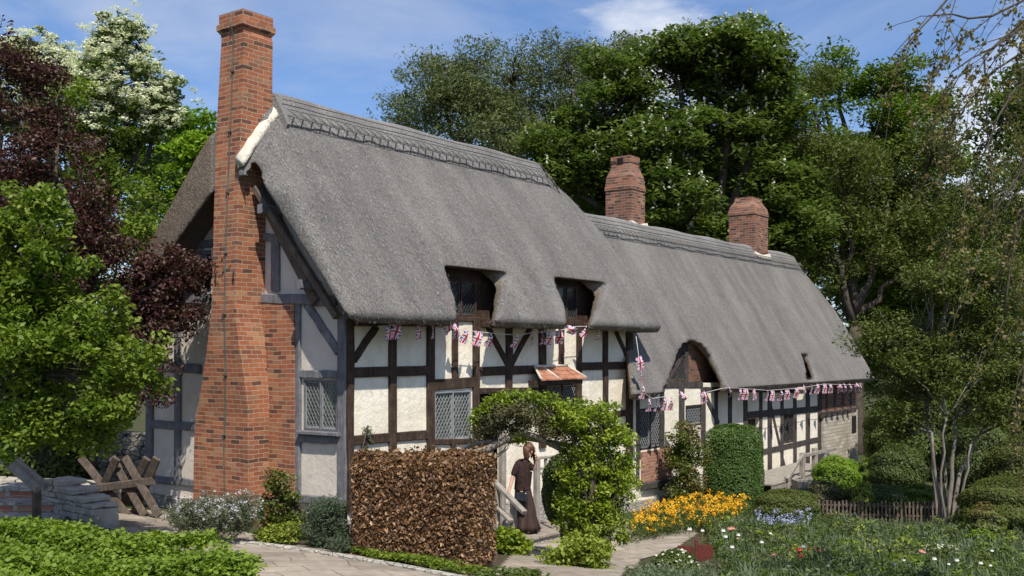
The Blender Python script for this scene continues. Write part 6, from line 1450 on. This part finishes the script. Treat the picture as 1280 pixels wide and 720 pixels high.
def drystone(name, label, A, Bp, hA, hB, th, sz=.22):
    """stacked flat stones between two ground points"""
    t = thing(name, label, 'wall', (A + Bp) / 2); d = (Bp - A); Ln = d.length; d.normalize(); s_ = Vector((-d.y, d.x, 0)).normalized(); mb = MB(); z = 0
    while z < max(hA, hB):
        ch_ = random.uniform(.05, .10); x = 0
        while x < Ln:
            w_ = random.uniform(.12, .34); f = (x + w_ / 2) / Ln
            if z < hA + (hB - hA) * f:
                for sd2 in (-1, 1):
                    c_ = A + d * (x + w_ / 2) + s_ * sd2 * th * .26 + Vector((0, 0, z + ch_ / 2 - .05)); j = lambda: random.uniform(-.018, .018)
                    hw, ht_, hd2 = w_ / 2 - .006, ch_ / 2 - .004, th * .27
                    P8 = [c_ + d * (sx * hw + j()) + s_ * (sy * hd2 + j()) + Vector((0, 0, sz_ * ht_ + j() * .5)) for sz_ in (-1, 1) for sx, sy in ((-1, -1), (1, -1), (1, 1), (-1, 1))]
                    mb.hexa(P8)
            x += w_
        z += ch_
    o = mb.build('stones', M['stonepiece'], t)
    for q in (A, ): pass
    mb = MB(); mb.hexa([A + s_ * -th * .4, Bp + s_ * -th * .4, Bp + s_ * th * .4, A + s_ * th * .4, A + s_ * -th * .4 + Vector((0, 0, hA * .75)), Bp + s_ * -th * .4 + Vector((0, 0, hB * .75)), Bp + s_ * th * .4 + Vector((0, 0, hB * .75)), A + s_ * th * .4 + Vector((0, 0, hA * .75))]); mb.build('wall_core', M['stonepiece'], t)
    m_ = o.modifiers.new('bev', 'BEVEL'); m_.width = .012; m_.segments = 2
    return t
M['stonepiece'] = mottled('limestone_piece', (.20, .175, .14), (.38, .345, .29), 3.2, .92, .01, 28, c3=(.46, .42, .35))
drystone('dry_stone_wall', 'low dry stone wall end of stacked slabs beside the brick steps', base_at(132, 14.6), base_at(72, 15.6), .36, .66, .4)
drystone('dry_stone_wall', 'longer rough dry stone wall in the shade under the apple tree', base_at(150, 17.6), base_at(-40, 17.0), .42, .5, .4)
A, Bp = base_at(86, 21.5), base_at(192, 19.6); A.z = Bp.z = -.5
t_ = thing('rubble_wall', 'yellowish coursed rubble wall joining the left corner of the gable', 'wall', A)
s_ = Vector((-(Bp - A).y, (Bp - A).x, 0)).normalized() * .15; zt2 = at_depth(140, 538, 20.5).z
mb = MB(); mb.hexa([A - s_, Bp - s_, Bp + s_, A + s_, Vector((A.x, A.y, zt2)) - s_, Vector((Bp.x, Bp.y, zt2)) - s_, Vector((Bp.x, Bp.y, zt2)) + s_, Vector((A.x, A.y, zt2)) + s_]); mb.build('masonry', M['stone_warm'] if 'stone_warm' in M else M['stone_dry'], t_)
sb = thing('sawbuck', 'old wooden sawbuck of crossed planks standing against the gable', 'sawbuck', base_at(150, 16.8))
def sp_(a, b, da, db, w_=.13, h_=.05, nm='leg'):
    mb = MB(); mb.bar(at_depth(*a, da), at_depth(*b, db), w_, h_, up=tuple(-fdir), jit=.003, seg=3); mb.build(nm, M['timber_mid_shade'], sb)
M['timber_mid_shade'] = timber('shaded_brown_oak', (.04, .03, .024), (.095, .072, .056), (.18, .145, .115))  # brown oak darkened further: the shade round the sawbuck is in the colour
for (xt, xb, d_) in ((101, 160, 17.3), (140, 181, 17.1), (156, 199, 16.9)): sp_((xt, 572), (xb, 645), d_, d_ - .5)
for (xt, xb, d_) in ((146, 112, 17.2), (184, 148, 17.0), (196, 168, 16.8)): sp_((xt, 573), (xb, 641), d_ - .35, d_ + .15)
sp_((110, 612), (192, 601), 17.05, 16.6, .13, .08, 'beam')

# ================================================================ RIGHT: WALKWAY, PLANTER, FENCE, SIGN
wk = thing('wooden_walkway', 'grey plank walkway with rails leading to the far doorway', 'walkway', on_y(960, 605, -.9))
a0 = on_y(926, 605, -.5).x; a1 = on_y(1010, 600, -.5).x; zz = on_y(955, 602, -.9).z
for i in range(8):
    y0_ = -.12 - i * .16; mb = MB(); mb.bar((a0, y0_ - .08, zz), (a1, y0_ - .08, zz + .06), .15, .04, jit=.002, seg=3); mb.build('deck_board', M['timber_pale'], wk)
mb = MB(); mb.box((a0, -1.38, zz - .14), (a1, -1.33, zz - .02)); mb.build('edge_board', M['timber_pale'], wk)
for x_, yt, yb in ((984, 596, 628), (1003, 566, 622), (1018, 560, 610), (1030, 558, 606)):
    mb = MB(); A = on_y(x_, yt, -1.4); Bq = on_y(x_, yb, -1.4); mb.bar((A.x, A.y, Bq.z - .1), A, .13, .13, up=(1, 0, 0), jit=.003, seg=3); mb.build('post', M['timber_wk'] if 'timber_wk' in M else M['timber_pale'], wk)
for a_, b_ in (((984, 600), (1003, 570)), ((1003, 570), (1045, 561)), ((984, 622), (1046, 583)), ((1030, 563), (1062, 588))):
    mb = MB(); mb.bar(on_y(*a_, -1.44), on_y(*b_, -1.44), .06, .10, jit=.003, seg=3); mb.build('rail', M['timber_pale'], wk)
pl = thing('wooden_planter', 'square weathered planter box in front of the plank walkway', 'planter', base_at(1012, 24.5))
A = at_depth(998, 440, 24.6); Bp = at_depth(1026, 440, 24.3); zt2 = at_depth(1010, 602, 24.5).z; zb2 = at_depth(1010, 632, 24.5).z
for (p, q) in ((A, Bp), (A + fdir * .55, Bp + fdir * .55), (A, A + fdir * .55), (Bp, Bp + fdir * .55)):
    for i in range(3):
        z_ = zb2 + (zt2 - zb2) * (i + .5) / 3; mb = MB(); mb.bar((p.x, p.y, z_), (q.x, q.y, z_), .04, (zt2 - zb2) / 3 - .012, jit=.002, seg=2); mb.build('side_board', M['timber_pale'], pl)
mb = MB(); c_ = [A + fdir * .03, Bp + fdir * .03, Bp + fdir * .52, A + fdir * .52]; mb.hexa([(p.x, p.y, zb2) for p in c_] + [(p.x, p.y, zt2 - .08) for p in c_]); mb.build('soil_fill', M['soil'], pl)
pf = thing('picket_fence', 'low dark picket fence running behind the flower garden', 'fence', base_at(1090, 22.6))
for i in range(30):
    x_ = 1024 + i * 4.9; p = base_at(x_, 22.6); h_ = random.uniform(.38, .46); mb = MB(); mb.bar((p.x, p.y, p.z - .05), (p.x, p.y, p.z + h_), .045, .02, up=tuple(fdir), jit=.002, seg=2); mb.build('picket', M['timber_mid'], pf)
for z_ in (.12, .32):
    a_, b_ = base_at(1020, 22.63), base_at(1172, 22.63); mb = MB(); mb.bar(a_ + Vector((0, 0, z_)), b_ + Vector((0, 0, z_)), .03, .04, jit=.004, seg=8); mb.build('fence_rail', M['timber_mid'], pf)
sg = thing('rusty_marker', 'rust red two-armed metal marker with rounded ends among the flowers', 'garden marker', base_at(870, 15.6))
def plate(pts, d_, nm, th=.02):
    a = [at_depth(x, y, d_) for x, y in pts]; mb = MB(); mb.loft([a, [p + fdir * th for p in a]]); mb.build(nm, M['rust'], sg)
plate([(847, 682), (867, 683), (868, 700), (858, 696), (850, 689)], 15.6, 'left_panel'); plate([(873, 681), (888, 681), (893, 688), (890, 698), (880, 701), (873, 701)], 15.6, 'right_panel')
mb = MB(); A = at_depth(870.5, 675, 15.58); mb.bar((A.x, A.y, g(A.x) - .1), A, .05, .04, up=tuple(fdir)); mb.build('post', M['rust'], sg)
